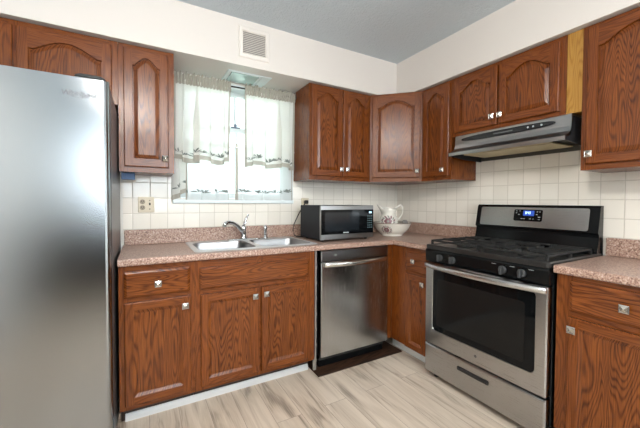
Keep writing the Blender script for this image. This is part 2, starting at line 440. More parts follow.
class MB:
    def __init__(self, fr=WORLD):
        self.fr = fr; self.v = []; self.uv = []; self.f = []; self.m = []; self.sw = []; self.sm = []
    def p(self, a, d, z):
        self.v.append(self.fr(a, d, z)); self.uv.append((a, d, z)); return len(self.v)-1
    def face(self, idx, mat=0, swap=False, smooth=False):
        self.f.append(tuple(idx)); self.m.append(mat); self.sw.append(swap); self.sm.append(smooth)
    def poly(self, pts, mat=0, swap=False):
        self.face([self.p(*q) for q in pts], mat, swap)
    def box(self, a0, a1, d0, d1, z0, z1, mat=0, swap=False, c=0.0):
        """Box; c chamfers all edges."""
        if a1 < a0: a0, a1 = a1, a0
        if d1 < d0: d0, d1 = d1, d0
        if c <= 0:
            i = [self.p(a, d, z) for z in (z0, z1) for d in (d0, d1) for a in (a0, a1)]
            for q in ((0, 1, 3, 2), (4, 6, 7, 5), (0, 4, 5, 1), (2, 3, 7, 6), (0, 2, 6, 4), (1, 5, 7, 3)):
                self.face([i[k] for k in q], mat, swap)
            return
        X, Y, Z = (a0, a1), (d0, d1), (z0, z1)
        s = (1, -1)
        P = {}
        for i in (0, 1):
            for j in (0, 1):
                for k in (0, 1):
                    P[i, j, k, 'x'] = self.p(X[i], Y[j]+s[j]*c, Z[k]+s[k]*c)
                    P[i, j, k, 'y'] = self.p(X[i]+s[i]*c, Y[j], Z[k]+s[k]*c)
                    P[i, j, k, 'z'] = self.p(X[i]+s[i]*c, Y[j]+s[j]*c, Z[k])
                    self.face([P[i, j, k, t] for t in 'xyz'], mat, swap)
        for i in (0, 1):
            self.face([P[i, j, k, 'x'] for j, k in ((0, 0), (1, 0), (1, 1), (0, 1))], mat, swap)
            self.face([P[j, i, k, 'y'] for j, k in ((0, 0), (1, 0), (1, 1), (0, 1))], mat, swap)
            self.face([P[j, k, i, 'z'] for j, k in ((0, 0), (1, 0), (1, 1), (0, 1))], mat, swap)
            for j in (0, 1):
                self.face([P[i, j, 0, 'x'], P[i, j, 1, 'x'], P[i, j, 1, 'y'], P[i, j, 0, 'y']], mat, swap)
                self.face([P[i, 0, j, 'x'], P[i, 1, j, 'x'], P[i, 1, j, 'z'], P[i, 0, j, 'z']], mat, swap)
                self.face([P[0, i, j, 'y'], P[1, i, j, 'y'], P[1, i, j, 'z'], P[0, i, j, 'z']], mat, swap)
    def loft(self, loops, mat=0, swap=False, cap0=True, cap1=True, smooth=True, closed=True):
        L = [[self.p(*q) for q in lp] for lp in loops]
        n = len(L[0])
        for A, B in zip(L, L[1:]):
            for i in range(n if closed else n-1):
                j = (i+1) % n
                self.face((A[i], A[j], B[j], B[i]), mat, swap, smooth)
        if cap0: self.face(L[0][::-1], mat, swap)
        if cap1: self.face(L[-1], mat, swap)
        return L
    def lathe(self, c, prof, n=32, mat=0, cap0=True, cap1=True, axis='z'):
        loops = []
        for r, h in prof:
            lp = []
            for i in range(n):
                t = 2*PI*i/n
                x, y = r*math.cos(t), r*math.sin(t)
                if axis == 'z': lp.append((c[0]+x, c[1]+y, c[2]+h))
                elif axis == 'd': lp.append((c[0]+x, c[1]+h, c[2]+y))
                else: lp.append((c[0]+h, c[1]+x, c[2]+y))
            loops.append(lp)
        self.loft(loops, mat, cap0=cap0, cap1=cap1)
    def tube(self, pts, r, n=10, mat=0, flat=None):
        """Swept tube; r is a radius, a list of radii, or with flat=(w, h) an oval section."""
        P = [Vector(q) for q in pts]
        loops = []
        up = Vector((0, 0, 1))
        for i, q in enumerate(P):
            t = (P[min(i+1, len(P)-1)]-P[max(i-1, 0)]).normalized()
            ref = up if abs(t.dot(up)) < 0.95 else Vector((0, 1, 0))
            s = t.cross(ref).normalized(); b = s.cross(t).normalized()
            rr = r[i] if isinstance(r, (list, tuple)) else r
            fl = flat or (1, 1)
            loops.append([tuple(q + s*(rr*fl[0]*math.cos(2*PI*k/n)) + b*(rr*fl[1]*math.sin(2*PI*k/n))) for k in range(n)])
        self.loft(loops, mat)
    def build(self, name, mats, parent=None, bevel=0, recalc=True):
        me = bpy.data.meshes.new(name)
        off = parent_loc(parent)
        me.from_pydata([tuple(Vector(q)-off) for q in self.v], [], self.f)
        if not isinstance(mats, (list, tuple)): mats = [mats]
        for m in mats: me.materials.append(m)
        uvl = me.uv_layers.new(name='UVMap')
        li = 0
        for pi, pol in enumerate(me.polygons):
            pol.material_index = self.m[pi]
            pol.use_smooth = self.sm[pi]
            for k in pol.loop_indices:
                a, d, z = self.uv[me.loops[k].vertex_index]
                uvl.data[k].uv = (z+d, a) if self.sw[pi] else (a+d, z)
        if recalc:
            bm = bmesh.new(); bm.from_mesh(me)
            bmesh.ops.recalc_face_normals(bm, faces=bm.faces)
            bm.to_mesh(me); bm.free()
        o = bpy.data.objects.new(name, me)
        COL.objects.link(o)
        if parent: o.parent = parent
        if bevel:
            md = o.modifiers.new('bevel', 'BEVEL'); md.width = bevel; md.segments = 3; md.limit_method = 'ANGLE'
            md.angle_limit = math.radians(50)
        return o

def parent_loc(p):
    v = Vector((0, 0, 0))
    while p:
        v += p.location; p = p.parent
    return v

def thing(name, label, cat, loc, group=None):
    o = bpy.data.objects.new(name, None)
    COL.objects.link(o); o.location = loc
    o.empty_display_size = 0.05
    o['label'] = label; o['category'] = cat
    if group: o['group'] = group
    return o
def tag(o, label, cat, group=None):
    o['label'] = label; o['category'] = cat
    if group: o['group'] = group
    return o
def struct(o, label=None, cat=None):
    o['kind'] = 'structure'
    if label: o['label'] = label
    if cat: o['category'] = cat
    return o

def rrect(a0, a1, z0, z1, r, n=5):
    """Rounded rectangle outline, counter-clockwise."""
    out = []
    for cx, cz, t0 in ((a1-r, z0+r, -PI/2), (a1-r, z1-r, 0), (a0+r, z1-r, PI/2), (a0+r, z0+r, PI)):
        for k in range(n+1):
            t = t0 + PI/2*k/n
            out.append((cx+r*math.cos(t), cz+r*math.sin(t)))
    return out

# ------------------------------------------------------------------ room shell
XL, YR, ZC = -3.50, -5.45, 2.4567
CH, CD_ = 0.9115, 0.618           # counter height and depth
SOD, SOZ = 0.341, 2.1450          # soffit depth and underside
WX0, WX1, WZ0, WZ1 = -2.13, -1.245, 1.235, 2.125   # window opening

b = MB(); b.box(XL-0.1, 0.1, YR-0.1, 0.2, -0.08, 0); struct(b.build('floor', FLOOR))
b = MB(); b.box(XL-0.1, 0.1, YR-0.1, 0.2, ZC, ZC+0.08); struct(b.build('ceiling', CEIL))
b = MB()
b.box(XL-0.1, WX0, 0, 0.14, 0, ZC); b.box(WX1, 0.1, 0, 0.14, 0, ZC)
b.box(WX0, WX1, 0, 0.14, 0, WZ0); b.box(WX0, WX1, 0, 0.14, WZ1, ZC)
struct(b.build('wall_back', WALLPAINT))
b = MB(); b.box(0, 0.1, -2.64, 0, 0, ZC); b.box(0, 0.1, YR-0.1, -3.48, 0, ZC); b.box(0, 0.1, -3.48, -2.64, 2.08, ZC); struct(b.build('wall_right', WALLPAINT))
b = MB()
for q in ((-2.95, -2.90, 1.30, 2.15), (-0.90, -0.85, 1.30, 2.15), (-2.90, -0.90, 1.30, 1.345), (-2.90, -0.90, 2.105, 2.15)): b.box(q[0], q[1], YR, YR+0.03, q[2], q[3])
struct(b.build('added_rear_window', TRIMWHITE))  # unseen frame on the solid rear wall, added to go with the fill
gd = bpy.data.objects.new('added_glass_door', None); COL.objects.link(gd); gd.location = (0.05, -3.06, 0); struct(gd)  # unseen glass door, added for steel reflections and side light
b = MB(); b.box(0.02, 0.08, -2.73, -2.64, 0.0, 2.08); b.box(0.02, 0.08, -3.48, -3.39, 0.0, 2.08); b.box(0.02, 0.08, -3.39, -2.73, 1.98, 2.08); b.box(0.02, 0.08, -3.39, -2.73, 0.0, 0.16)
b.build('added_door_frame', TRIMWHITE, gd)
b = MB(); b.box(0.047, 0.053, -3.392, -2.728, 0.158, 1.982); b.build('added_door_pane', PANE, gd)
b = MB(); b.box(XL-0.1, XL, YR-0.1, 0, 0, ZC); struct(b.build('wall_left', WALLPAINT))
b = MB(); b.box(XL, 0, YR-0.1, YR, 0, ZC); struct(b.build('wall_front', plain('rear_wall_grey_paint', (0.36, 0.36, 0.365), 0.7)))
b = MB(); b.box(XL, -1.55, -3.72, -3.62, 0, 0.96); struct(b.build('added_half_wall', plain('half_wall_reflection_brown', (0.035, 0.028, 0.024), 0.5)))  # unseen half wall, added so the refrigerator door reflects something dark
b = MB(); b.box(-9, 6, 0.2, 14, -0.9, -0.8); struct(b.build('ground', LAWN))
# soffit over the wall cabinets: an L along both walls
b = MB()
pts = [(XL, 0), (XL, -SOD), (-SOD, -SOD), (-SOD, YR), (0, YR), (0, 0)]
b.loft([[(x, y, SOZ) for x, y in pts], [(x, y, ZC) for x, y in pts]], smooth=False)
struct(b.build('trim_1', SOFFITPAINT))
# tiled splash behind the worktops
b = MB(); b.box(-2.470, -0.006, -0.007, 0, 0.985, WZ0-0.03); b.box(-2.470, -2.165, -0.007, 0, WZ0-0.03, 1.45); b.box(-1.212, -0.006, -0.007, 0, WZ0-0.03, 1.45)
struct(b.build('trim_2', TILE_B))
b = MB(); b.box(-0.007, 0, -3.0, 0, 0.90, 1.70); struct(b.build('trim_3', TILE_R))
# white strips along the floor
b = MB(BACK)
b.loft([[(x, 0.500, 0.0), (x, 0.512, 0.0), (x, 0.512, 0.022), (x, 0.506, 0.036), (x, 0.500, 0.040)] for x in (-2.446, -1.320)], smooth=False)
struct(b.build('baseboard_back', TRIMWHITE))
b = MB(RIGHT)
b.loft([[(y, 0.488, 0.0), (y, 0.503, 0.0), (y, 0.503, 0.055), (y, 0.497, 0.066), (y, 0.488, 0.068)] for y in (-0.50, -0.955)], smooth=False)
struct(b.build('baseboard_right', TRIMWHITE))

# ------------------------------------------------------------------ window
win = bpy.data.objects.new('window_1', None); COL.objects.link(win); win.location = (-1.6875, 0.06, WZ0)
struct(win)
b = MB()   # jamb liner and casing
b.box(WX0, WX0+0.025, 0.0, 0.14, WZ0, WZ1); b.box(WX1-0.025, WX1, 0.0, 0.14, WZ0, WZ1); b.box(WX0, WX1, 0.0, 0.14, WZ1-0.03, WZ1)
b.box(WX0-0.035, WX0, -0.014, 0, WZ0-0.03, WZ1); b.box(WX1, WX1+0.03, -0.014, 0, WZ0-0.03, WZ1)
b.build('window_frame', VINYL, win)
b = MB(); b.box(WX0-0.035, WX1+0.03, -0.030, 0.05, WZ0-0.040, WZ0-0.008, c=0.004); b.build('window_sill', VINYL, win)
def sash(z0, z1, y, name):
    b = MB(); x0, x1 = WX0+0.027, WX1-0.027; s = 0.036
    b.box(x0, x0+s, y, y+0.03, z0, z1); b.box(x1-s, x1, y, y+0.03, z0, z1)
    b.box(x0+s, x1-s, y, y+0.03, z0, z0+s); b.box(x0+s, x1-s, y, y+0.03, z1-s, z1)
    xm = (x0+x1)/2
    b.box(xm-0.008, xm+0.008, y+0.008, y+0.022, z0+s, z1-s)
    o = b.build(name, VINYL, win)
    g = MB(); g.box(x0+s-0.004, x1-s+0.004, y+0.013, y+0.017, z0+s-0.004, z1-s+0.004)
    g.build('window_pane', PANE, o)
sash(WZ0+0.002, 1.80, 0.045, 'lower_sash')
sash(1.765, WZ1-0.032, 0.085, 'upper_sash')
b = MB(); b.box(-1.735, -1.660, 0.030, 0.044, 1.795, 1.806, c=0.003); b.box(-1.712, -1.690, 0.020, 0.044, 1.806, 1.826, c=0.003)
b.build('sash_lock', plain('lock_grey_blue', (0.16, 0.20, 0.26), 0.4, 0.5), win)

# ------------------------------------------------------------------ cabinets
def knob(fr, a, d, z, parent):
    """Square pyramid-topped cabinet knob."""
    b = MB(fr)
    def sq(h, dd): return [(a-h, dd, z-h), (a+h, dd, z-h), (a+h, dd, z+h), (a-h, dd, z+h)]
    b.loft([sq(0.008, d), sq(0.006, d+0.012), sq(0.0165, d+0.017), sq(0.017, d+0.021), sq(0.012, d+0.024), sq(0.0105, d+0.0225), sq(0.002, d+0.027)], smooth=False)
    return b.build('knob', PEWTER, parent)

def offset_loop(P, dist):
    """Inward offset of a CCW loop of (a, z) points."""
    n = len(P); out = []
    for i in range(n):
        p0, p1, p2 = Vector(P[i-1]), Vector(P[i]), Vector(P[(i+1) % n])
        e1 = (p1-p0).normalized(); e2 = (p2-p1).normalized()
        n1 = Vector((-e1.y, e1.x)); n2 = Vector((-e2.y, e2.x))
        nn = (n1+n2)
        if nn.length < 1e-6: nn = n1
        nn.normalize()
        k = dist/max(0.5, nn.dot(n1))
        out.append(tuple(p1+nn*k))
    return out

def panel_door(fr, a0, a1, z0, z1, d0, arch, sw=0.056, t=0.019):
    """Frame-and-panel door with a raised field; arch > 0 gives the cathedral top."""
    b = MB(fr)
    c = 0.005; d1 = d0+t
    xi, xj = a0+sw, a1-sw
    zb = z0+sw
    zs = z1-sw-arch          # shoulder height
    def top(a):
        if arch <= 0: return zs
        s = abs((a-(xi+xj)/2)/((xj-xi)/2))
        if s > 0.86: return zs
        return zs + arch*(0.5*(1+math.cos(PI*s/0.86)))**0.52
    nA = 28 if arch > 0 else 1
    As = [xj+(xi-xj)*k/nA for k in range(nA+1)]
    # frame faces
    b.poly([(a0+c, d1, z0+c), (xi, d1, z0+c), (xi, d1, z1-c), (a0+c, d1, z1-c)])
    b.poly([(xj, d1, z0+c), (a1-c, d1, z0+c), (a1-c, d1, z1-c), (xj, d1, z1-c)])
    b.poly([(xi, d1, z0+c), (xj, d1, z0+c), (xj, d1, zb), (xi, d1, zb)], swap=True)
    for p, q in zip(As, As[1:]):
        b.poly([(p, d1, top(p)), (p, d1, z1-c), (q, d1, z1-c), (q, d1, top(q))], swap=True)
    # joint lines between stiles and rails are drawn by a hairline groove in the grain change
    loop = [(xi, zb), (xj, zb)] + [(p, top(p)) for p in As]
    loops = [(loop, d1), (offset_loop(loop, 0.0015), d1-0.003), (offset_loop(loop, 0.0025), d1-0.0115), (offset_loop(loop, 0.0065), d1-0.0115),
             (offset_loop(loop, 0.0075), d1-0.008), (offset_loop(loop, 0.026), d1-0.0015), (offset_loop(loop, 0.028), d1-0.001)]
    if arch <= 0:      # recessed flat panel inside a bevelled frame
        loops = [(loop, d1), (offset_loop(loop, 0.002), d1-0.001), (offset_loop(loop, 0.016), d1-0.0075), (offset_loop(loop, 0.0175), d1-0.0105), (offset_loop(loop, 0.020), d1-0.0105)]
    b.loft([[(p, dd, q) for p, q in lp] for lp, dd in loops], mat=1, cap0=False, smooth=False)
    # outer edge
    o = [[(a0+e, dd, z0+e), (a1-e, dd, z0+e), (a1-e, dd, z1-e), (a0+e, dd, z1-e)] for e, dd in ((c, d1), (0.0015, d1-0.0025), (0, d1-0.006), (0, d0))]
    b.loft(o, cap0=False, cap1=True, smooth=False)
    return b

def slab_front(fr, a0, a1, z0, z1, d0, t=0.019):
    b = MB(fr)
    o = [[(a0+e, dd, z0+e), (a1-e, dd, z0+e), (a1-e, dd, z1-e), (a0+e, dd, z1-e)]
         for e, dd in ((0, d0), (0, d0+t-0.009), (0.004, d0+t-0.006), (0.011, d0+t-0.002), (0.013, d0+t))]
    b.loft(o, swap=True, smooth=False)
    return b

def cabinet(name, label, fr, a0, a1, z0, z1, depth, stiles, rails, doors=(), drawers=(), toe=None, group=None, cat='cabinet', d_start=0.010, top=None):
    if a1 < a0: a0, a1 = a1, a0
    base = fr((a0+a1)/2, depth/2, z0 if toe is None else 0)
    T = thing(name, label, cat, base, group)
    b = MB(fr); b.box(a0, a1, d_start, depth-0.0195, z0, top or z1); b.build('carcass', OAK, T)
    b = MB(fr)
    for s0, s1 in stiles: b.box(s0, s1, depth-0.019, depth, z0, z1)
    for r0_, r1_, q0, q1 in rails: b.box(r0_, r1_, depth-0.019, depth-0.0004, q0, q1, swap=True)
    b.build('face_frame', OAK, T)
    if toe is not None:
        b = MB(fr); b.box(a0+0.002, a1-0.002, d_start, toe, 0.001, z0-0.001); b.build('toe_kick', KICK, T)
    for (x0, x1, q0, q1, arch, kn) in doors:
        if x1 < x0: x0, x1 = x1, x0
        D = panel_door(fr, x0, x1, q0, q1, depth+0.0005, arch, sw=0.046 if arch else 0.042).build('door', [OAK, OAKP], T)
        if kn: knob(fr, kn[0], depth+0.0195, kn[1], D)
    for (x0, x1, q0, q1, kn) in drawers:
        if x1 < x0: x0, x1 = x1, x0
        D = slab_front(fr, x0, x1, q0, q1, depth+0.0005).build('drawer' if kn else 'false_front', OAKP, T)
        if kn: knob(fr, kn[0], depth+0.0195, kn[1], D)
    return T

FB = 0.588        # base face-frame depth
ZB0, ZB1 = 0.105, 0.8735
GB = 'oak base cabinets'
GU = 'oak wall cabinets'
# base cabinet beside the refrigerator
cabinet('base_cabinet', 'narrow oak base cabinet with one drawer and one door beside the steel refrigerator', BACK, -2.467, -2.0965, ZB0, ZB1, FB,
        [(-2.467, -2.43), (-2.135, -2.0965)], [(-2.43, -2.135, 0.105, 0.15), (-2.43, -2.135, 0.66, 0.72), (-2.43, -2.135, 0.83, 0.8735)],
        doors=[(-2.443, -2.119, 0.132, 0.678, 0, (-2.150, 0.628))], drawers=[(-2.443, -2.123, 0.702, 0.842, (-2.285, 0.768))], toe=0.498, group=GB)
cabinet('base_cabinet', 'wide oak base cabinet with two doors and blank panel under the sink', BACK, -2.0955, -1.312, ZB0, ZB1, FB,
        [(-2.0955, -2.05), (-1.735, -1.685), (-1.375, -1.312)], [(-2.05, -1.375, 0.105, 0.15), (-2.05, -1.375, 0.66, 0.72), (-2.05, -1.375, 0.815, 0.8735)],
        doors=[(-2.066, -1.717, 0.132, 0.672, 0, (-1.746, 0.622)), (-1.701, -1.357, 0.132, 0.672, 0, (-1.674, 0.628))],
        drawers=[(-2.070, -1.362, 0.700, 0.828, None)], toe=0.498, group=GB, top=0.715)
# corner piece on the range wall
tc_ = cabinet('base_cabinet', 'narrow oak corner base cabinet between the dishwasher and the range', RIGHT, -0.956, -0.575, ZB0, ZB1, FB,
        [(-0.956, -0.935), (-0.755, -0.575)], [(-0.935, -0.755, 0.105, 0.14), (-0.935, -0.755, 0.66, 0.70), (-0.935, -0.755, 0.835, 0.8735)],
        doors=[(-0.950, -0.739, 0.108, 0.672, 0, (-0.921, 0.622))], drawers=[(-0.950, -0.739, 0.690, 0.845, (-0.832, 0.775))], toe=0.486, group=GB)
b = MB(BACK); b.box(-0.652, -0.5885, 0.560, 0.574, ZB0, ZB1); b.build('corner_filler', OAK, tc_)
cabinet('base_cabinet', 'oak base cabinet with drawer over door to the right of the range', RIGHT, -2.560, -1.742, ZB0, ZB1, FB,
        [(-1.806, -1.742), (-2.560, -2.50)], [(-2.50, -1.806, 0.105, 0.15), (-2.50, -1.806, 0.66, 0.72), (-2.50, -1.806, 0.83, 0.8735)],
        doors=[(-2.160, -1.796, 0.128, 0.674, 0, (-1.818, 0.622)), (-2.530, -2.172, 0.128, 0.674, 0, (-2.200, 0.622))],
        drawers=[(-2.200, -1.800, 0.702, 0.846, (-2.000, 0.775)), (-2.530, -2.215, 0.702, 0.846, (-2.370, 0.775))], toe=0.486, group=GB)

FU = 0.302
ZU0, ZU1 = 1.387, 2.141
# wall cabinets
cabinet('wall_cabinet', 'short oak wall cabinet with arched doors above the steel refrigerator', BACK, -3.440, -2.4745, 1.775, ZU1, FU,
        [(-3.440, -3.40), (-2.945, -2.905), (-2.515, -2.4745)], [(-3.40, -2.515, 1.775, 1.81), (-3.40, -2.515, 2.10, ZU1)],
        doors=[(-3.385, -2.930, 1.792, 2.112, 0.058, (-2.955, 1.83)), (-2.915, -2.503, 1.792, 2.112, 0.058, (-2.88, 1.83))], group=GU)
cabinet('wall_cabinet', 'tall single-door oak wall cabinet between the refrigerator and the window', BACK, -2.473, -2.175, ZU0, ZU1, FU,
        [(-2.473, -2.43), (-2.215, -2.175)], [(-2.43, -2.215, ZU0, 1.43), (-2.43, -2.215, 2.10, ZU1)],
        doors=[(-2.447, -2.208, 1.418, 2.117, 0.052, (-2.229, 1.474))], group=GU)
cabinet('wall_cabinet', 'two-door oak wall cabinet to the right of the window above the microwave', BACK, -1.208, -0.612, ZU0, ZU1, FU,
        [(-1.208, -1.17), (-0.925, -0.88), (-0.66, -0.612)], [(-1.17, -0.66, ZU0, 1.43), (-1.17, -0.66, 2.10, ZU1)],
        doors=[(-1.194, -0.905, 1.420, 2.128, 0.052, (-0.925, 1.478)), (-0.899, -0.640, 1.420, 2.128, 0.052, (-0.868, 1.480))], group=GU)
# diagonal corner cabinet
CW = 0.611
T = thing('wall_cabinet', 'diagonal oak corner wall cabinet with one broad arched door', 'cabinet', (-0.25, -0.25, ZU0), GU)
b = MB()
pts = [(-0.010, -0.010), (-CW, -0.010), (-CW, -FU+0.014), (-FU+0.014, -CW), (-0.010, -CW)]
b.loft([[(x, y, ZU0) for x, y in pts], [(x, y, ZU1) for x, y in pts]], smooth=False)
b.build('carcass', OAK, T)
DIAG = Frame((-(CW+FU)/2, -(CW+FU)/2), (S2, -S2), (-S2, -S2))
hw = (CW-FU)*S2-0.002
b = MB(DIAG)
for s0, s1 in ((-hw, -hw+0.03), (hw-0.03, hw)): b.box(s0, s1, -0.009, 0.0, ZU0, ZU1)
for q0, q1 in ((ZU0, 1.43), (2.10, ZU1)): b.box(-hw+0.03, hw-0.03, -0.009, -0.0004, q0, q1, swap=True)
b.build('face_frame', OAK, T)
D = panel_door(DIAG, -hw+0.020, hw-0.014, 1.420, 2.122, 0.0005, 0.052, sw=0.046).build('door', [OAK, OAKP], T)
knob(DIAG, hw-0.038, 0.0195, 1.472, D)

cabinet('wall_cabinet', 'narrow single-door oak wall cabinet on the range wall beside the corner', RIGHT, -0.906, -0.612, ZU0, ZU1, FU,
        [(-0.906, -0.87), (-0.66, -0.612)], [(-0.87, -0.66, ZU0, 1.43), (-0.87, -0.66, 2.10, ZU1)],
        doors=[(-0.886, -0.632, 1.418, 2.122, 0.048, (-0.842, 1.464))], group=GU)
cabinet('wall_cabinet', 'short two-door oak wall cabinet above the range hood', RIGHT, -1.640, -0.908, 1.704, ZU1, FU,
        [(-1.640, -1.595), (-1.29, -1.24), (-0.945, -0.908)], [(-1.595, -0.945, 1.704, 1.745), (-1.595, -0.945, 2.10, ZU1)],
        doors=[(-1.257, -0.930, 1.728, 2.116, 0.055, (-1.231, 1.782)), (-1.612, -1.268, 1.728, 2.116, 0.055, (-1.285, 1.782))], group=GU)
cabinet('wall_cabinet', 'large oak wall cabinet with arched doors to the right of the range hood', RIGHT, -2.600, -1.714, ZU0, ZU1, FU,
        [(-1.765, -1.714), (-2.17, -2.13), (-2.600, -2.56)], [(-2.56, -1.765, ZU0, 1.43), (-2.56, -1.765, 2.10, ZU1)],
        doors=[(-2.145, -1.738, 1.417, 2.122, 0.058, (-1.758, 1.468)), (-2.575, -2.157, 1.417, 2.122, 0.058, (-2.54, 1.468))], group=GU)
# yellowish filler board between the last two cabinets
b = MB(RIGHT); b.box(-1.7125, -1.6415, 0.02, 0.300, 1.7035, ZU1)
tag(b.build('filler_board', PINE), 'yellowish unstained wood filler board between two cabinets beside the range hood', 'board')

# ------------------------------------------------------------------ worktops
SX0, SX1, SY0, SY1 = -2.090, -1.262, -0.566, -0.055     # sink outer rim
def worktop_section(y0, y1):
    """Front-rounded slab profile points (depth, z)."""
    pass
def slab_grid(xs, ys, hole, z0, z1):
    """Grid slab with missing cells, watertight."""
    bm = bmesh.new(); V = {}
    def v(i, j):
        if (i, j) not in V: V[i, j] = bm.verts.new((xs[i], ys[j], z1))
        return V[i, j]
    for i in range(len(xs)-1):
        for j in range(len(ys)-1):
            if hole(i, j): continue
            bm.faces.new([v(i, j), v(i+1, j), v(i+1, j+1), v(i, j+1)])
    r = bmesh.ops.extrude_face_region(bm, geom=bm.faces[:])
    for e in r['geom']:
        if isinstance(e, bmesh.types.BMVert): e.co.z = z0
    bmesh.ops.recalc_face_normals(bm, faces=bm.faces)
    return bm
def bm_object(bm, name, mats, parent=None):
    me = bpy.data.meshes.new(name)
    bmesh.ops.translate(bm, vec=-parent_loc(parent), verts=bm.verts)
    bm.to_mesh(me); bm.free()
    for m in (mats if isinstance(mats, list) else [mats]): me.materials.append(m)
    me.uv_layers.new(name='UVMap')
    o = bpy.data.objects.new(name, me); COL.objects.link(o)
    if parent: o.parent = parent
    return o
def bevel_where(bm, test, w, seg=3):
    bm.edges.ensure_lookup_table()
    es = [e for e in bm.edges if len(e.link_faces) == 2 and abs(e.link_faces[0].normal.dot(e.link_faces[1].normal)) < 0.5 and test(*(x.co for x in e.verts))]
    bmesh.ops.bevel(bm, geom=es, offset=w, segments=seg, affect='EDGES', profile=0.5)

T = thing('worktop', 'L-shaped pinkish speckled laminate worktop holding the sink and turning the corner', 'worktop', (-1.3, -0.3, CH-0.038))
xs = [-2.469, SX0+0.02, SX1-0.02, -CD_, -0.010]
ys = [-0.960, -CD_, SY0+0.02, SY1-0.02, -0.010]
def hole(i, j):
    if i < 3 and j == 0: return True
    return i == 1 and j == 2
bm = slab_grid(xs, ys, hole, CH-0.038, CH)
bm.normal_update()
fr_test = lambda p, q: (abs(p.y+CD_) < 1e-5 and abs(q.y+CD_) < 1e-5 and max(p.x, q.x) <= -CD_+1e-5 and abs(p.z-q.z) < 1e-6) or (abs(p.x+CD_) < 1e-5 and abs(q.x+CD_) < 1e-5 and max(p.y, q.y) <= -CD_+1e-5 and abs(p.z-q.z) < 1e-6)
bevel_where(bm, fr_test, 0.009)
bm_object(bm, 'slab', COUNTER, T)
b = MB(); b.box(-2.463, -0.031, -0.030, -0.010, CH+0.0005, 1.014, c=0.003); b.box(-0.030, -0.010, -0.960, -0.010, CH+0.0005, 1.014, c=0.003)
b.build('backsplash', COUNTER, T)
T = thing('worktop', 'short pinkish speckled laminate worktop to the right of the range', 'worktop', (-0.3, -2.1, CH-0.038))
bm = slab_grid([-CD_, -0.010], [-2.60, -1.738], lambda i, j: False, CH-0.038, CH)
bm.normal_update()
bevel_where(bm, lambda p, q: abs(p.x+CD_) < 1e-5 and abs(q.x+CD_) < 1e-5 and abs(p.z-q.z) < 1e-6, 0.009)
bm_object(bm, 'slab', COUNTER, T)
b = MB(); b.box(-0.030, -0.010, -2.60, -1.738, CH+0.0005, 1.014, c=0.003); b.build('backsplash', COUNTER, T)

# ------------------------------------------------------------------ sink, faucet, sprayer
T = thing('kitchen_sink', 'stainless steel double bowl sink set into the worktop under the window', 'sink', ((SX0+SX1)/2, (SY0+SY1)/2, CH))
basins = [(SX0+0.032, -1.700, SY0+0.032, -0.155), (-1.660, SX1-0.032, SY0+0.032, -0.155)]
bm = bmesh.new()
def add_loop(P, z):
    vs = [bm.verts.new((x, y, z)) for x, y in P]
    return vs, [bm.edges.new((vs[i], vs[(i+1) % len(vs)])) for i in range(len(vs))]
rim_z = CH+0.006
vo, eo = add_loop(rrect(SX0+0.006, SX1-0.006, SY0+0.006, SY1-0.006, 0.028), rim_z)
inner = []
ee = list(eo)
for (x0, x1, y0, y1) in basins:
    vi, ei = add_loop(rrect(x0, x1, y0, y1, 0.055, 7), rim_z); inner.append(vi); ee += ei
bmesh.ops.triangle_fill(bm, use_beauty=True, use_dissolve=False, edges=ee)
vb = [bm.verts.new((x, y, CH+0.0006)) for x, y in rrect(SX0, SX1, SY0, SY1, 0.033)]
n = len(vo)
for i in range(n): bm.faces.new((vo[i], vb[i], vb[(i+1) % n], vo[(i+1) % n]))
bmesh.ops.recalc_face_normals(bm, faces=bm.faces)
bm_object(bm, 'rim', RIM_STEEL, T)
for (x0, x1, y0, y1) in basins:
    b = MB()
    L = []
    for ins, z, r in ((0, rim_z, 0.055), (0.004, rim_z-0.006, 0.053), (0.008, rim_z-0.06, 0.052), (0.014, rim_z-0.150, 0.055), (0.030, rim_z-0.168, 0.05), (0.06, rim_z-0.172, 0.04)):
        L.append([(x, y, z) for x, y in rrect(x0+ins, x1-ins, y0+ins, y1-ins, r, 7)])
    b.loft(L, cap0=False, cap1=True)
    o = b.build('basin', SINK_STEEL, T, recalc=False)
    b = MB(); b.lathe(((x0+x1)/2, (y0+y1)/2, rim_z-0.1719), [(0.044, 0), (0.042, 0.003), (0.030, 0.003), (0.026, -0.0005), (0.004, 0.0)], 24)
    b.build('drain', CHROME, o)

FX, FY = -1.672, -0.098
T = thing('faucet', 'chrome single-lever faucet with curved spout at the back of the sink', 'faucet', (FX, FY, rim_z))
b = MB()
L = []
for ins, z in ((0, rim_z+0.0005), (0.001, rim_z+0.004), (0.006, rim_z+0.008), (0.012, rim_z+0.009)):
    L.append([(x, y, z) for x, y in rrect(FX-0.125+ins, FX+0.125-ins, FY-0.028+ins, FY+0.028-ins, 0.0155, 6)])
b.loft(L); b.build('base_plate', CHROME, T)
b = MB(); b.lathe((FX, FY, rim_z+0.0095), [(0.027, 0), (0.026, 0.006), (0.021, 0.014), (0.0195, 0.05), (0.021, 0.075), (0.021, 0.088), (0.016, 0.096)], 24)
b.build('body', CHROME, T)
b = MB()
sp = [(FX-0.002, FY-0.004, rim_z+0.045), (FX-0.025, FY-0.022, rim_z+0.078), (FX-0.060, FY-0.048, rim_z+0.110), (FX-0.100, FY-0.078, rim_z+0.134), (FX-0.140, FY-0.106, rim_z+0.142), (FX-0.168, FY-0.126, rim_z+0.134), (FX-0.178, FY-0.133, rim_z+0.116)]
b.tube(sp, [0.017, 0.0165, 0.0155, 0.0145, 0.014, 0.0145, 0.0135], 14); b.build('spout', CHROME, T)
b = MB()
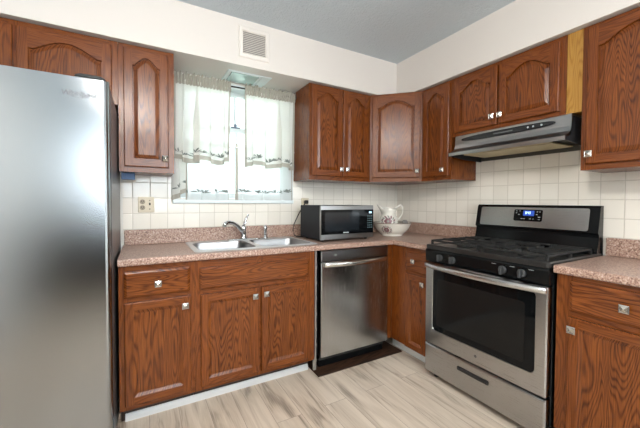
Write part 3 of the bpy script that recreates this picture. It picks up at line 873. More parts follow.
b.tube([(FX, FY, rim_z+0.10), (FX+0.006, FY+0.002, rim_z+0.125), (FX+0.018, FY+0.004, rim_z+0.155), (FX+0.030, FY+0.000, rim_z+0.180), (FX+0.036, FY-0.008, rim_z+0.192)],
       [0.015, 0.0135, 0.011, 0.010, 0.007], 12, flat=(1.1, 0.8)); b.build('lever', CHROME, T)
T = thing('sink_sprayer', 'short chrome side sprayer standing to the right of the faucet', 'sprayer', (-1.497, FY, rim_z))
b = MB(); b.lathe((-1.497, FY, rim_z+0.0005), [(0.024, 0), (0.023, 0.006), (0.016, 0.014), (0.0145, 0.03)], 20); b.build('collar', CHROME, T)
b = MB(); b.lathe((-1.497, FY, rim_z+0.031), [(0.0125, 0), (0.0135, 0.02), (0.0165, 0.045), (0.0165, 0.060), (0.012, 0.072), (0.004, 0.076)], 20); b.build('spray_head', CHROME, T)

# ------------------------------------------------------------------ refrigerator
RX0, RX1, RZ = -3.400, -2.482, 1.745
RYF = -0.822
T = thing('refrigerator', 'large stainless steel refrigerator at the left edge of the room', 'refrigerator', ((RX0+RX1)/2, -0.45, 0))
b = MB(); b.box(RX0, RX1, -0.735, -0.05, 0.03, RZ-0.012, c=0.004); b.build('body', FRIDGE_SIDE, T)
def fridge_door(x0, x1, z0, z1, nm='door'):
    b = MB(BACK)
    prof = [(0, 0.742), (0, 0.800), (0.004, 0.812), (0.010, 0.819), (0.018, 0.822)]
    L = [[(x0+e, d, z0+min(e, 0.006)), (x1-e, d, z0+min(e, 0.006)), (x1-e, d, z1-min(e, 0.006)), (x0+e, d, z1-min(e, 0.006))] for e, d in prof]
    b.loft(L, smooth=False)
    return b.build(nm, FRIDGE_STEEL, T)
dl = fridge_door(RX0+0.002, -2.948, 0.06, RZ)
dr = fridge_door(-2.942, RX1-0.001, 0.06, RZ)
for d_, hx in ((dl, -2.985), (dr, -2.905)):
    b = MB(); b.tube([(hx, -0.823, 0.50), (hx, -0.868, 0.53), (hx, -0.872, 0.9), (hx, -0.872, 1.20), (hx, -0.868, 1.50), (hx, -0.823, 1.53)], 0.012, 10)
    b.build('handle', STEEL, d_)
b = MB(); b.box(RX0+0.01, RX1-0.01, -0.78, -0.08, 0.001, 0.05); b.build('grille', BLACKP, T)
for hx0, hx1 in ((RX0+0.01, RX0+0.13), (RX1-0.125, RX1-0.015)):
    b = MB()
    L = [[(x, y, z) for x, y in rrect(hx0+i, hx1-i, -0.812+i, -0.62-i, 0.02, 4)] for i, z in ((0, RZ+0.0005), (0, RZ+0.010), (0.008, RZ+0.017))]
    b.loft(L); b.build('hinge_cover', BLACKP, T)

def text_mesh(name, body, size, mat, parent, loc, rot, extrude=0.0006, sx=1.0, shear=0.0):
    cu = bpy.data.curves.new(name+'_curve', 'FONT')
    cu.body = body; cu.size = size; cu.extrude = extrude; cu.align_x = 'CENTER'; cu.align_y = 'CENTER'; cu.shear = shear
    tmp = bpy.data.objects.new(name+'_tmp', cu); COL.objects.link(tmp)
    dg = bpy.context.evaluated_depsgraph_get()
    me = bpy.data.meshes.new_from_object(tmp.evaluated_get(dg))
    bpy.data.objects.remove(tmp, do_unlink=True)
    me.materials.clear(); me.materials.append(mat)
    o = bpy.data.objects.new(name, me); COL.objects.link(o)
    o.parent = parent
    o.location = Vector(loc) - parent_loc(parent)
    o.rotation_euler = rot
    o.scale = (sx, 1, 1)
    return o
text_mesh('logo_lettering', 'Whirlpool', 0.029, LOGO, dr, (-2.588, -0.8226, 1.668), (PI/2, 0, 0), shear=0.15)
b = MB()
sw = [(-2.588+0.036*math.cos(t), -0.8230, 1.667+0.016*math.sin(t)) for t in [math.radians(q) for q in range(150, 400, 12)]]
b.tube(sw, 0.0009, 6); b.build('logo_swoosh', LOGO, dr)

# ------------------------------------------------------------------ dishwasher
DX0, DX1 = -1.266, -0.656
T = thing('dishwasher', 'stainless steel dishwasher with bowed bar handle below the microwave', 'dishwasher', ((DX0+DX1)/2, -0.3, 0))
b = MB(BACK); b.box(DX0+0.01, DX1-0.01, 0.06, 0.560, 0.07, 0.868); b.build('tub', BLACKP, T)
b = MB(BACK); b.box(DX0, DX1, 0.563, 0.607, 0.108, 0.786, c=0.004); dw = b.build('door', STEEL, T)
b = MB(BACK); b.box(DX0, DX1, 0.563, 0.604, 0.7885, 0.866, c=0.004); cp = b.build('control_strip', steel('dark_control_steel', (0.30, 0.30, 0.31), 0.3), T)
b = MB(BACK); b.box(-1.158, -1.140, 0.6038, 0.6052, 0.826, 0.838); b.build('badge', PRINT, cp)
b = MB(BACK)
L = []
for k in range(25):
    t = k/24
    a = DX0+0.022+(DX1-DX0-0.044)*t
    bow = 0.030*math.sin(PI*t)**0.8
    d = 0.6075+0.004+bow
    zz = 0.768
    L.append([(a, d, zz-0.019), (a, d+0.009, zz-0.014), (a, d+0.011, zz), (a, d+0.009, zz+0.014), (a, d, zz+0.019), (a, d-0.004, zz)])
b.loft(L, smooth=True); b.build('handle', steel('bright_handle_steel', (0.78, 0.77, 0.74), 0.25, vertical=False), dw)
b = MB(BACK); b.box(DX0+0.01, DX1-0.01, 0.52, 0.555, 0.022, 0.100); b.build('toe_panel', BLACK, T)
for lx in (DX0+0.035, DX1-0.035):
    b = MB(BACK); b.lathe((lx, 0.50, 0.0105), [(0.016, 0), (0.016, 0.006), (0.006, 0.008), (0.006, 0.07)], 12); b.build('foot', BLACKP, T)
# metal mounting strip in the gap beside the dishwasher
b = MB(BACK); b.box(-1.2985, -1.2885, 0.545, 0.575, 0.02, 0.865); b.box(-1.3085, -1.2986, 0.560, 0.575, 0.02, 0.10)
for k in range(7): b.box(-1.2999, -1.2870, 0.575, 0.579, 0.08+k*0.11, 0.10+k*0.11)
tag(b.build('metal_strip', plain('galvanised_strip', (0.38, 0.36, 0.33), 0.45, 0.7, bump=0.4, bscale=60)), 'thin upright metal strip in the gap between sink cabinet and dishwasher', 'strip')
b = MB(BACK); b.box(-1.305, -0.530, 0.415, 0.640, 0.0005, 0.010, swap=True, c=0.002)
tag(b.build('floor_board', DARKWOOD), 'dark brown wooden board lying on the floor under the dishwasher', 'board')

# ------------------------------------------------------------------ gas range
GY0, GY1 = -1.730, -0.966
GZ = 0.914
T = thing('gas_range', 'stainless steel and black gas range with four burners against the right wall', 'range', (-0.33, (GY0+GY1)/2, 0))
b = MB(RIGHT); b.box(GY0, GY1, 0.035, 0.595, 0.045, GZ-0.020, c=0.003); b.build('body', BLACK, T)
b = MB(RIGHT)   # cooktop with raised edges
L = [[(a, d, z) for a, d in rrect(GY0+i, GY1-i, 0.035+i, 0.640-i, 0.015, 4)] for i, z in ((0.002, GZ-0.0195), (0, GZ-0.012), (0, GZ+0.004), (0.004, GZ+0.009), (0.018, GZ+0.009), (0.028, GZ+0.002))]
b.loft(L, smooth=False); ct = b.build('cooktop', COOKTOP, T)
b = MB(RIGHT)   # control panel, slightly sloped
zs = [(0.596, 0.893), (0.634, 0.893), (0.642, 0.880), (0.634, 0.808), (0.596, 0.808)]
b.loft([[(a, d, z) for d, z in zs] for a in (GY0+0.001, GY1-0.001)], smooth=False); cp = b.build('control_panel', BLACK, T)
for ky in (-1.090, -1.186, -1.505, -1.604):
    b = MB(RIGHT)
    b.lathe((ky, 0.6385, 0.846), [(0.022, 0), (0.021, 0.010), (0.017, 0.013)], 20, axis='d')
    b.box(ky-0.006, ky+0.006, 0.652, 0.672, 0.824, 0.868, c=0.003)
    b.build('burner_knob', plain('knob_black', (0.035, 0.036, 0.037), 0.45), cp)
for ky in (-1.455, -1.555, -1.650):
    b = MB(RIGHT); b.box(ky-0.012, ky+0.012, 0.641, 0.6425, 0.871, 0.873); b.build('panel_print', PRINT, cp)
# oven door: steel frame round a black glass
DY0, DY1, DZ0, DZ1 = GY0+0.004, GY1-0.004, 0.246, 0.800
b = MB(RIGHT)
dfr = 0.640
outer = rrect(DY0, DY1, DZ0, DZ1, 0.010, 4)
gl = rrect(DY0+0.052, DY1-0.060, 0.345, 0.770, 0.028, 4)
def ring(P, d): return [(a, d, z) for a, z in P]
b.loft([ring(outer, 0.598), ring(outer, dfr-0.006), ring(rrect(DY0+0.006, DY1-0.006, DZ0+0.006, DZ1-0.006, 0.008, 4), dfr), ring(gl, dfr), ring(rrect(DY0+0.054, DY1-0.062, 0.347, 0.768, 0.027, 4), dfr-0.004)], cap0=True, cap1=False, smooth=False)
od = b.build('oven_door', STEEL_H, T)
b = MB(RIGHT); b.loft([ring(rrect(DY0+0.0545, DY1-0.0625, 0.3475, 0.7675, 0.027, 4), d) for d in (dfr-0.014, dfr-0.003)], smooth=False)
og = b.build('glass_panel', GLASSB, od)
b = MB(RIGHT); b.loft([ring(rrect(DY0+0.105, DY1-0.095, 0.385, 0.700, 0.012, 4), d) for d in (dfr-0.0029, dfr-0.0022)], smooth=False)
b.build('viewing_window', GLASSI, og)
b = MB(RIGHT)
L = []
for k in range(29):
    t = k/28
    a = DY0+0.003+(DY1-DY0-0.006)*t
    bow = 0.042*math.sin(PI*t)**0.75
    d = dfr+0.003+bow; zz = 0.784
    L.append([(a, d-0.002, zz-0.019), (a, d+0.009, zz-0.016), (a, d+0.012, zz), (a, d+0.009, zz+0.014), (a, d-0.002, zz+0.016)])
b.loft(L, smooth=True); b.build('handle', steel('range_handle_steel', (0.66, 0.66, 0.65), 0.28, vertical=False), od)
b = MB(RIGHT); b.lathe((-1.352, dfr, 0.300), [(0.009, 0.0002), (0.008, 0.0012)], 16, axis='d'); b.build('badge', LOGO, od)
# storage drawer
b = MB(RIGHT)
o = [[(DY0+e, d, 0.046+e), (DY1-e, d, 0.046+e), (DY1-e, d, 0.238-e), (DY0+e, d, 0.238-e)] for e, d in ((0, 0.598), (0, 0.632), (0.004, 0.637), (0.010, 0.639))]
b.loft(o, smooth=False); sd = b.build('storage_drawer', STEEL_H, T)
b = MB(RIGHT)
P0 = rrect(-1.436, -1.232, 0.166, 0.190, 0.006, 4); P1 = rrect(-1.428, -1.240, 0.172, 0.184, 0.004, 4)
b.loft([ring(P0, 0.6392), ring(P0, 0.644), ring(P1, 0.645), ring(P1, 0.6395)], smooth=False); b.build('handle', BLACKP, sd)
for fy in (GY0+0.05, GY1-0.05):
    for fd in (0.12, 0.57):
        b = MB(RIGHT); b.lathe((fy, fd, 0.0005), [(0.018, 0), (0.018, 0.02), (0.012, 0.024), (0.012, 0.044)], 12); b.build('foot', BLACKP, T)
# backguard with clock
b = MB(RIGHT)
bgp = [(0.032, GZ-0.02), (0.105, GZ-0.02), (0.105, GZ+0.02), (0.085, 1.012), (0.085, 1.030), (0.098, 1.038), (0.070, 1.185), (0.058, 1.197), (0.032, 1.197)]
b.loft([[(a, d, z) for d, z in bgp] for a in (GY0+0.004, GY1-0.004)], smooth=False); bk = b.build('backguard', BLACK, T)
def slope(z): return 0.098+(0.070-0.098)*(z-1.038)/(1.185-1.038)
def slope_panel(P, off, mat, name, parent, th=0.002):
    b = MB(RIGHT)
    b.loft([[(a, slope(z)+off, z) for a, z in P], [(a, slope(z)+off+th, z) for a, z in P]], smooth=False)
    return b.build(name, mat, parent)
sp_ = slope_panel(rrect(GY0+0.052, GY1-0.040, 1.048, 1.180, 0.012, 4), 0.0003, STEEL_H, 'steel_panel', bk)
ck = slope_panel(rrect(-1.432, -1.252, 1.088, 1.166, 0.010, 4), 0.0025, BLACK, 'clock_panel', sp_)
ck.parent = bk
slope_panel(rrect(-1.382, -1.312, 1.124, 1.160, 0.003, 2), 0.0047, DISPLAY, 'clock_display', bk, 0.0006)
# lit digits and key legends
b = MB(RIGHT)
def seg_digit(a, z, w_, h, segs):
    # a decreases to the right as seen by the cook
    t = 0.0022
    S = {'t': (0, w_, h-t, h), 'm': (0, w_, h/2-t/2, h/2+t/2), 'b': (0, w_, 0, t), 'l': (0, t, h/2, h), 'L': (0, t, 0, h/2), 'r': (w_-t, w_, h/2, h), 'R': (w_-t, w_, 0, h/2)}
    for s in segs:
        x0, x1, q0, q1 = S[s]
        zz = z+q0
        b.box(a-x1, a-x0, slope(zz)+0.0055, slope(zz)+0.0062, zz, z+q1)
for k, s in enumerate(('tmblLrR', 'lmrR', 'tlrRLb')):
    b = MB(RIGHT); seg_digit(-1.327-k*0.012, 1.136, 0.0085, 0.017, s); b.build('clock_digit', DIGIT, bk)
b = MB(RIGHT)
for a, z, w_ in ((-1.268, 1.156, .008), (-1.268, 1.142, .008), (-1.285, 1.132, .010), (-1.29, 1.156, .006), (-1.305, 1.104, .010), (-1.32, 1.104, .014), (-1.36, 1.104, .012), (-1.378, 1.104, .008), (-1.40, 1.152, .008), (-1.397, 1.134, .009), (-1.415, 1.152, .006), (-1.414, 1.118, .014), (-1.414, 1.102, .012)):
    b = MB(RIGHT); b.box(a-w_/2, a+w_/2, slope(z)+0.0046, slope(z)+0.0052, z-0.002, z+0.002); b.build('key_legend', PRINT, bk)
# burners and grates
for by, bd in ((-1.150, 0.200), (-1.150, 0.470), (-1.546, 0.200), (-1.546, 0.470)):
    b = MB(RIGHT)
    b.lathe((by, bd, GZ+0.0025), [(0.050, 0), (0.048, 0.008), (0.036, 0.010), (0.036, 0.016), (0.040, 0.018), (0.036, 0.024), (0.010, 0.026)], 24)
    b.build('burner', IRON, T)
for g0, g1 in ((GY1-0.022, GY1-0.372), (GY0+0.372, GY0+0.022)):
    b = MB(RIGHT)
    y0, y1 = min(g0, g1), max(g0, g1); d0, d1 = 0.115, 0.610
    zt = GZ+0.040; h = 0.007
    def bar(a0, a1, dd0, dd1, z0=zt-0.012, z1=zt): b.box(a0, a1, dd0, dd1, z0, z1, c=0.002)
    bar(y0, y0+0.012, d0, d1); bar(y1-0.012, y1, d0, d1)
    bar(y0, y1, d0, d0+0.012); bar(y0, y1, d1-0.012, d1); dm = (d0+d1)/2; bar(y0, y1, dm-0.006, dm+0.006)
    ym = (y0+y1)/2
    for dd in (d0+0.125, d1-0.125):
        bar(y0, ym-0.035, dd-0.005, dd+0.005, zt-0.012, zt+0.004); bar(ym+0.035, y1, dd-0.005, dd+0.005, zt-0.012, zt+0.004)
        bar(ym-0.005, ym+0.005, dd+0.035, dd+0.115, zt-0.012, zt+0.004); bar(ym-0.005, ym+0.005, dd-0.115, dd-0.035, zt-0.012, zt+0.004)
    for aa in (y0+0.006, y1-0.006):
        for dd in (d0+0.006, dm, d1-0.006): b.box(aa-0.006, aa+0.006, dd-0.006, dd+0.006, GZ+0.0095 if dd != dm else GZ+0.0030, zt-0.010)
    b.build('grate', IRON, T)

# ------------------------------------------------------------------ range hood
HY0, HY1 = -1.676, -0.946
T = thing('range_hood', 'stainless steel range hood with black control strip above the gas range', 'range hood', (-0.18, (HY0+HY1)/2, 1.53))
b = MB(RIGHT)
# outer shell profile: top, fascia, concave sweep, lip; open below
prof = [(0.008, 1.701), (0.312, 1.701), (0.316, 1.698), (0.320, 1.634), (0.330, 1.606), (0.350, 1.588), (0.382, 1.576), (0.390, 1.572), (0.390, 1.550), (0.384, 1.550), (0.384, 1.566), (0.340, 1.578), (0.318, 1.600), (0.306, 1.640), (0.304, 1.690), (0.020, 1.690), (0.008, 1.690)]
b.loft([[(a, d, z) for d, z in prof] for a in (HY0, HY1)], smooth=False)
hs = b.build('shell', STEEL_H, T)
for a0, a1 in ((HY0, HY0+0.004), (HY1-0.004, HY1)):
    b = MB(RIGHT)
    cps = [(0.008, 1.689), (0.303, 1.689), (0.305, 1.640), (0.317, 1.600), (0.339, 1.578), (0.383, 1.5655), (0.383, 1.551), (0.20, 1.535), (0.008, 1.530)]
    b.loft([[(a, d, z) for d, z in cps] for a in (a0, a1)], smooth=False); b.build('end_panel', plain('dark_hood_side', (0.02, 0.02, 0.022), 0.35), T)
b = MB(RIGHT); b.box(HY0+0.10, HY1-0.06, 0.05, 0.30, 1.556, 1.564); b.build('grease_filter', FILTERM, T)
b = MB(RIGHT); b.box(HY0+0.0045, HY1-0.0045, 0.012, 0.016, 1.535, 1.688); b.box(HY0+0.0045, HY1-0.0045, 0.018, 0.302, 1.572, 1.580); b.build('inner_panel', plain('hood_inside', (0.10, 0.095, 0.08), 0.45, 0.5), T)
# black lens-shaped control strip on the fascia
b = MB(RIGHT)
L0, n = [], 36
ca, cz, ra, rz = -1.300, 1.667, 0.300, 0.019
for k in range(n):
    t = 2*PI*k/n
    L0.append((ca+ra*math.copysign(abs(math.cos(t))**0.8, math.cos(t)), cz+rz*math.copysign(abs(math.sin(t))**0.7, math.sin(t))))
def fas(z): return 0.316+(0.320-0.316)*(1.698-z)/0.064
b.loft([[(a, fas(z)+o, z) for a, z in L0] for o in (0.0002, 0.005)] + [[(ca+(a-ca)*0.96, fas(z)+0.007, cz+(z-cz)*0.6) for a, z in L0]], smooth=False)
cs = b.build('control_strip', plain('hood_strip_black', (0.012, 0.013, 0.014), 0.25), T)
for a in (-1.455, -1.485, -1.53):
    b = MB(RIGHT); b.lathe((a, fas(cz)+0.0068, cz), [(0.006, 0), (0.005, 0.002)], 12, axis='d'); b.build('button', PRINT, cs)
b = MB(RIGHT)
for k in range(1): b.box(-1.365, -1.240, fas(cz)+0.0066, fas(cz)+0.0074, cz-0.003, cz+0.003)
b.build('brand_marks', plain('dim_grey_print', (0.10, 0.11, 0.11), 0.4), cs)

# ------------------------------------------------------------------ microwave and its cord
MX0, MX1, MY0, MY1, MZ0, MZ1 = -1.209, -0.716, -0.490, -0.150, CH+0.014, 1.184
T = thing('microwave', 'black and steel microwave oven standing on the worktop right of the sink', 'microwave', ((MX0+MX1)/2, -0.32, CH))
MWB = plain('charcoal_cabinet_paint', (0.011, 0.013, 0.017), 0.5, spec=0.2)
b = MB(); b.box(MX0, MX1, MY0+0.020, MY1, MZ0, MZ1, c=0.004); bd_ = b.build('body', MWB, T)
b = MB(BACK)
for k in range(9):
    for r in range(4): b.box(0, 0, 0, 0, 0, 0) if False else None
for k in range(8):
    for r in range(5):
        y = 0.205+k*0.030; z = MZ0+0.030+r*0.017
        b.box(MX0-0.0008, MX0+0.0002, y, y+0.018, z, z+0.007)
b.build('side_vent', plain('vent_slot_black', (0.006, 0.006, 0.007), 0.7), bd_)
b = MB(BACK); b.box(MX0, MX1, 0.4705, 0.490, MZ0, MZ1, c=0.003); fp = b.build('front_panel', steel('microwave_steel', (0.27, 0.265, 0.26), 0.30, vertical=False, amt=0.015), T)
b = MB(BACK); b.loft([[(a, d, z) for a, z in rrect(MX0+0.004, MX1-0.004, MZ0+0.040, MZ1-0.032, 0.004, 2)] for d in (0.4902, 0.494)], smooth=False)
mg = b.build('glass_door', GLASSB, T)
b = MB(BACK); b.loft([[(a, d, z) for a, z in rrect(MX0+0.035, MX1-0.145, MZ0+0.062, MZ1-0.052, 0.01, 3)] for d in (0.4941, 0.4946)], smooth=False)
b.build('viewing_window', plain('mesh_window_black', (0.010, 0.013, 0.016), 0.12), mg)
b = MB(BACK); b.box(MX1-0.048, MX1-0.022, 0.4942, 0.4950, MZ1-0.062, MZ1-0.048); b.build('clock_display', MWLIT, mg)
b = MB(BACK)
for r in range(6):
    for k in range(3): b = MB(BACK); b.box(MX1-0.064+k*0.017, MX1-0.053+k*0.017, 0.4942, 0.4948, MZ1-0.088-r*0.018, MZ1-0.082-r*0.018); b.build('key', MWPRINT, mg)
b = MB(BACK)
for k in range(1): b.box(-1.012, -0.960, 0.4942, 0.4949, MZ0+0.047, MZ0+0.055)
b.build('brand_marks', PRINT, mg)
for fx in (MX0+0.04, MX1-0.04):
    for fy in (MY0+0.05, MY1-0.05):
        b = MB(); b.lathe((fx, fy, CH+0.0005), [(0.012, 0), (0.012, 0.014)], 12); b.build('foot', BLACKP, T)

def outlet(name, label, cx, cz, w_, h, gang):
    T = thing(name, label, 'outlet', (cx, -0.008, cz-h/2), None)
    b = MB(BACK)
    b.loft([[(a, d, z) for a, z in rrect(cx-w_/2+i, cx+w_/2-i, cz-h/2+i, cz+h/2-i, 0.006, 3)] for i, d in ((0, 0.0075), (0, 0.010), (0.003, 0.0135))], smooth=False)
    b.build('cover_plate', PLATE, T)
    rx_ = cx if gang == 1 else cx-w_*0.22
    for dz in (0.020, -0.020):
        b = MB(BACK)
        b.lathe((rx_, 0.0137, cz+dz), [(0.0165, 0), (0.0165, 0.002), (0.015, 0.003)], 20, axis='d')
        rc = b.build('receptacle', PLATE if False else plain('receptacle_brown', (0.30, 0.24, 0.17), 0.4), T)
        b = MB(BACK)
        for s in (-0.006, 0.006): b.box(rx_+s-0.0016, rx_+s+0.0016, 0.0165, 0.0175, cz+dz-0.002, cz+dz+0.008)
        b.box(rx_-0.002, rx_+0.002, 0.0165, 0.0175, cz+dz-0.010, cz+dz-0.006)
        b.build('slots', OUTDARK, rc)
    if gang == 2:
        tx = cx+w_*0.22
        b = MB(BACK); b.box(tx-0.005, tx+0.005, 0.0137, 0.026, cz-0.004, cz+0.014, c=0.002); b.build('toggle', OUTDARK, T)
        b = MB(BACK)
        for dz in (0.030, -0.030): b.lathe((tx, 0.0137, cz+dz), [(0.004, 0), (0.003, 0.0015)], 10, axis='d')
        b.build('screw', OUTDARK, T)
    return T
outlet('wall_outlet', 'almond double outlet and switch plate on the tiles beside the refrigerator', -2.331, 1.186, 0.100, 0.108, 2)
outlet('wall_outlet', 'almond outlet plate on the tiles behind the microwave, black plug in it', -1.096, 1.188, 0.072, 0.112, 1)
T = thing('power_cord', 'black power cord hanging from the outlet behind the microwave', 'cord', (-1.1, -0.03, 1.20))
b = MB(); b.box(-1.112, -1.080, -0.052, -0.0187, 1.193, 1.225, c=0.006); b.build('plug', CORD, T)
b = MB()
b.tube([(-1.100, -0.050, 1.205), (-1.125, -0.066, 1.195), (-1.160, -0.075, 1.155), (-1.200, -0.080, 1.09), (-1.238, -0.085, 1.02), (-1.252, -0.095, 0.97), (-1.248, -0.11, 0.935), (-1.232, -0.12, 0.921), (-1.205, -0.125, 0.919), (-1.17, -0.125, 0.918)], 0.0045, 8)
b.build('cable', CORD, T)

# ------------------------------------------------------------------ wash bowl, pitcher
BX, BY = -0.405, -0.368
T = thing('wash_bowl', 'wide ivory ceramic wash bowl with rose print in the worktop corner', 'bowl', (BX, BY, CH))
prof = [(0.0, 0.001), (0.088, 0.001), (0.096, 0.006), (0.092, 0.014), (0.108, 0.026), (0.140, 0.058), (0.156, 0.088), (0.164, 0.108), (0.172, 0.116), (0.171, 0.119), (0.162, 0.114), (0.150, 0.090), (0.132, 0.058), (0.100, 0.028), (0.085, 0.018), (0.0, 0.016)]
b = MB(); b.lathe((BX, BY, CH), [(max(r, 0.0005), h) for r, h in prof], 48); b.build('basin', CERAMIC, T)
b = MB(); b.lathe((BX, BY, CH), [(0.1705, 0.1145), (0.1735, 0.1160), (0.1725, 0.1195), (0.1700, 0.1195)], 48, cap0=False, cap1=False); b.build('rim_band', GOLD, T)
def bowl_r(h):
    for (r0_, h0), (r1_, h1) in zip(prof[3:9], prof[4:10]):
        if h0 <= h <= h1: return r0_+(r1_-r0_)*(h-h0)/(h1-h0)
    return 0.12
def decal(b, cx, cy, rf, th0, z0, seed, zc, scale=1.0):
    """Rose spray laid on a turned surface: blossoms and leaves as thin raised petals."""
    rnd = random.Random(seed)
    def pt(u, v_, off):
        z = zc+v_; r = rf(z)+off
        t = th0+u/max(r, 0.03)
        return (cx+r*math.cos(t), cy+r*math.sin(t), z0+z)
    def blob(u, v_, rr, mat, squash=1.0, ang=0.0):
        n = 10; P = []
        for k in range(n):
            t = 2*PI*k/n
            x, y = rr*math.cos(t), rr*squash*math.sin(t)
            P.append(pt(u+x*math.cos(ang)-y*math.sin(ang), v_+x*math.sin(ang)+y*math.cos(ang), 0.0012))
        c_ = b.p(*pt(u, v_, 0.0016)); I = [b.p(*q) for q in P]
        for k in range(n): b.face((I[k], I[(k+1) % n], c_), mat)
    for k in range(6):
        t = 2*PI*k/6
        blob(0.012*math.cos(t)*scale, 0.010*math.sin(t)*scale, 0.007*scale, 0)
    blob(0, 0, 0.006*scale, 1)
    for k in range(14):
        t = 2*PI*k/14+0.2
        blob(0.030*math.cos(t)*scale, 0.021*math.sin(t)*scale, 0.0075*scale, k % 2, 0.45, t+0.6)
tov = math.atan2(CAM.y-BY, CAM.x-BX)
b = MB(); decal(b, BX, BY, bowl_r, tov-0.32, CH, 3, 0.062, 1.35); b.build('rose_print', [ROSE, LEAFPRINT], T)

PX, PY, PZ = -0.430, -0.352, CH+0.0175
T = thing('pitcher', 'ivory ceramic pitcher with rose print standing inside the wash bowl', 'pitcher', (PX, PY, PZ))
side = Vector((math.cos(YAW), -math.sin(YAW), 0))      # handle points to the right of the view
sang = math.atan2(side.y, side.x)
pp = [(0.048, 0.0), (0.055, 0.004), (0.050, 0.016), (0.064, 0.035), (0.077, 0.070), (0.080, 0.105), (0.078, 0.132), (0.071, 0.152), (0.061, 0.168), (0.058, 0.184), (0.062, 0.207), (0.070, 0.230)]
b = MB(); loops = []; n = 40
def lipf(h): return max(0.0, (h-0.17)/0.06)
for pas in (0, 1):
    for r, h in (pp if pas == 0 else pp[::-1]):
        lp = []
        for k in range(n):
            t = 2*PI*k/n; rel = t-sang-PI
            sp2 = max(0.0, math.cos(rel))**6
            lf = lipf(h)
            rr = r*(1+0.55*sp2*lf) - (0.004 if pas else 0)
            zz = h + (0.026*sp2 + 0.006*math.cos(4*rel))*lf**2 + (0.004 if (pas and h < 0.01) else 0)
            lp.append((PX+rr*math.cos(t), PY+rr*math.sin(t), PZ+zz))
        loops.append(lp)
b.loft(loops); b.build('body', CERAMIC, T)
b = MB()
hp = [(0.060, 0.218), (0.080, 0.246), (0.104, 0.256), (0.122, 0.240), (0.124, 0.205), (0.112, 0.165), (0.092, 0.132), (0.070, 0.118)]
b.tube([(PX+side.x*r, PY+side.y*r, PZ+h) for r, h in hp], [0.009, 0.010, 0.011, 0.009, 0.008, 0.008, 0.008, 0.010], 12); b.build('handle', CERAMIC, T)
def pitch_r(h):
    for (r0_, h0), (r1_, h1) in zip(pp[2:], pp[3:]):
        if h0 <= h <= h1: return r0_+(r1_-r0_)*(h-h0)/(h1-h0)
    return 0.08
tov = math.atan2(CAM.y-PY, CAM.x-PX)
b = MB(); decal(b, PX, PY, pitch_r, tov-0.05, PZ, 5, 0.115, 1.9); b.build('rose_print', [ROSE, LEAFPRINT], T)
# grey lump lying in the bowl behind the handle
b = MB(); loops = []
for k, (s, h) in enumerate(((0.25, -0.044), (0.55, -0.020), (0.9, 0.006), (1.0, 0.022), (0.85, 0.036), (0.45, 0.044))):
    loops.append([(BX+0.104+0.030*s*math.cos(t)*(1+0.10*math.sin(3*t)), BY-0.056+0.024*s*math.sin(t)*(1+0.08*math.cos(2*t)), CH+0.096+h) for t in [2*PI*i/20 for i in range(20)]])
b.loft(loops)
tag(b.build('soap', GREYSPONGE), 'small grey lump in the wash bowl below the pitcher handle', 'soap')

# ------------------------------------------------------------------ curtain rod and curtains
RZc, RYc = 2.088, -0.062
T = thing('curtain_rod', 'thin dark curtain rod across the top of the window', 'curtain rod', (-1.69, RYc, RZc))
b = MB(); b.tube([(-2.168, RYc, RZc), (-1.214, RYc, RZc)], 0.006, 10); b.build('rod', BLACKP, T)
for x in (-2.160, -1.221):
    b = MB(); b.lathe((x, RYc, RZc), [(0.005, -0.012), (0.011, -0.007), (0.013, 0), (0.011, 0.007), (0.005, 0.012)], 14, axis='x'); b.build('finial', BLACKP, T)

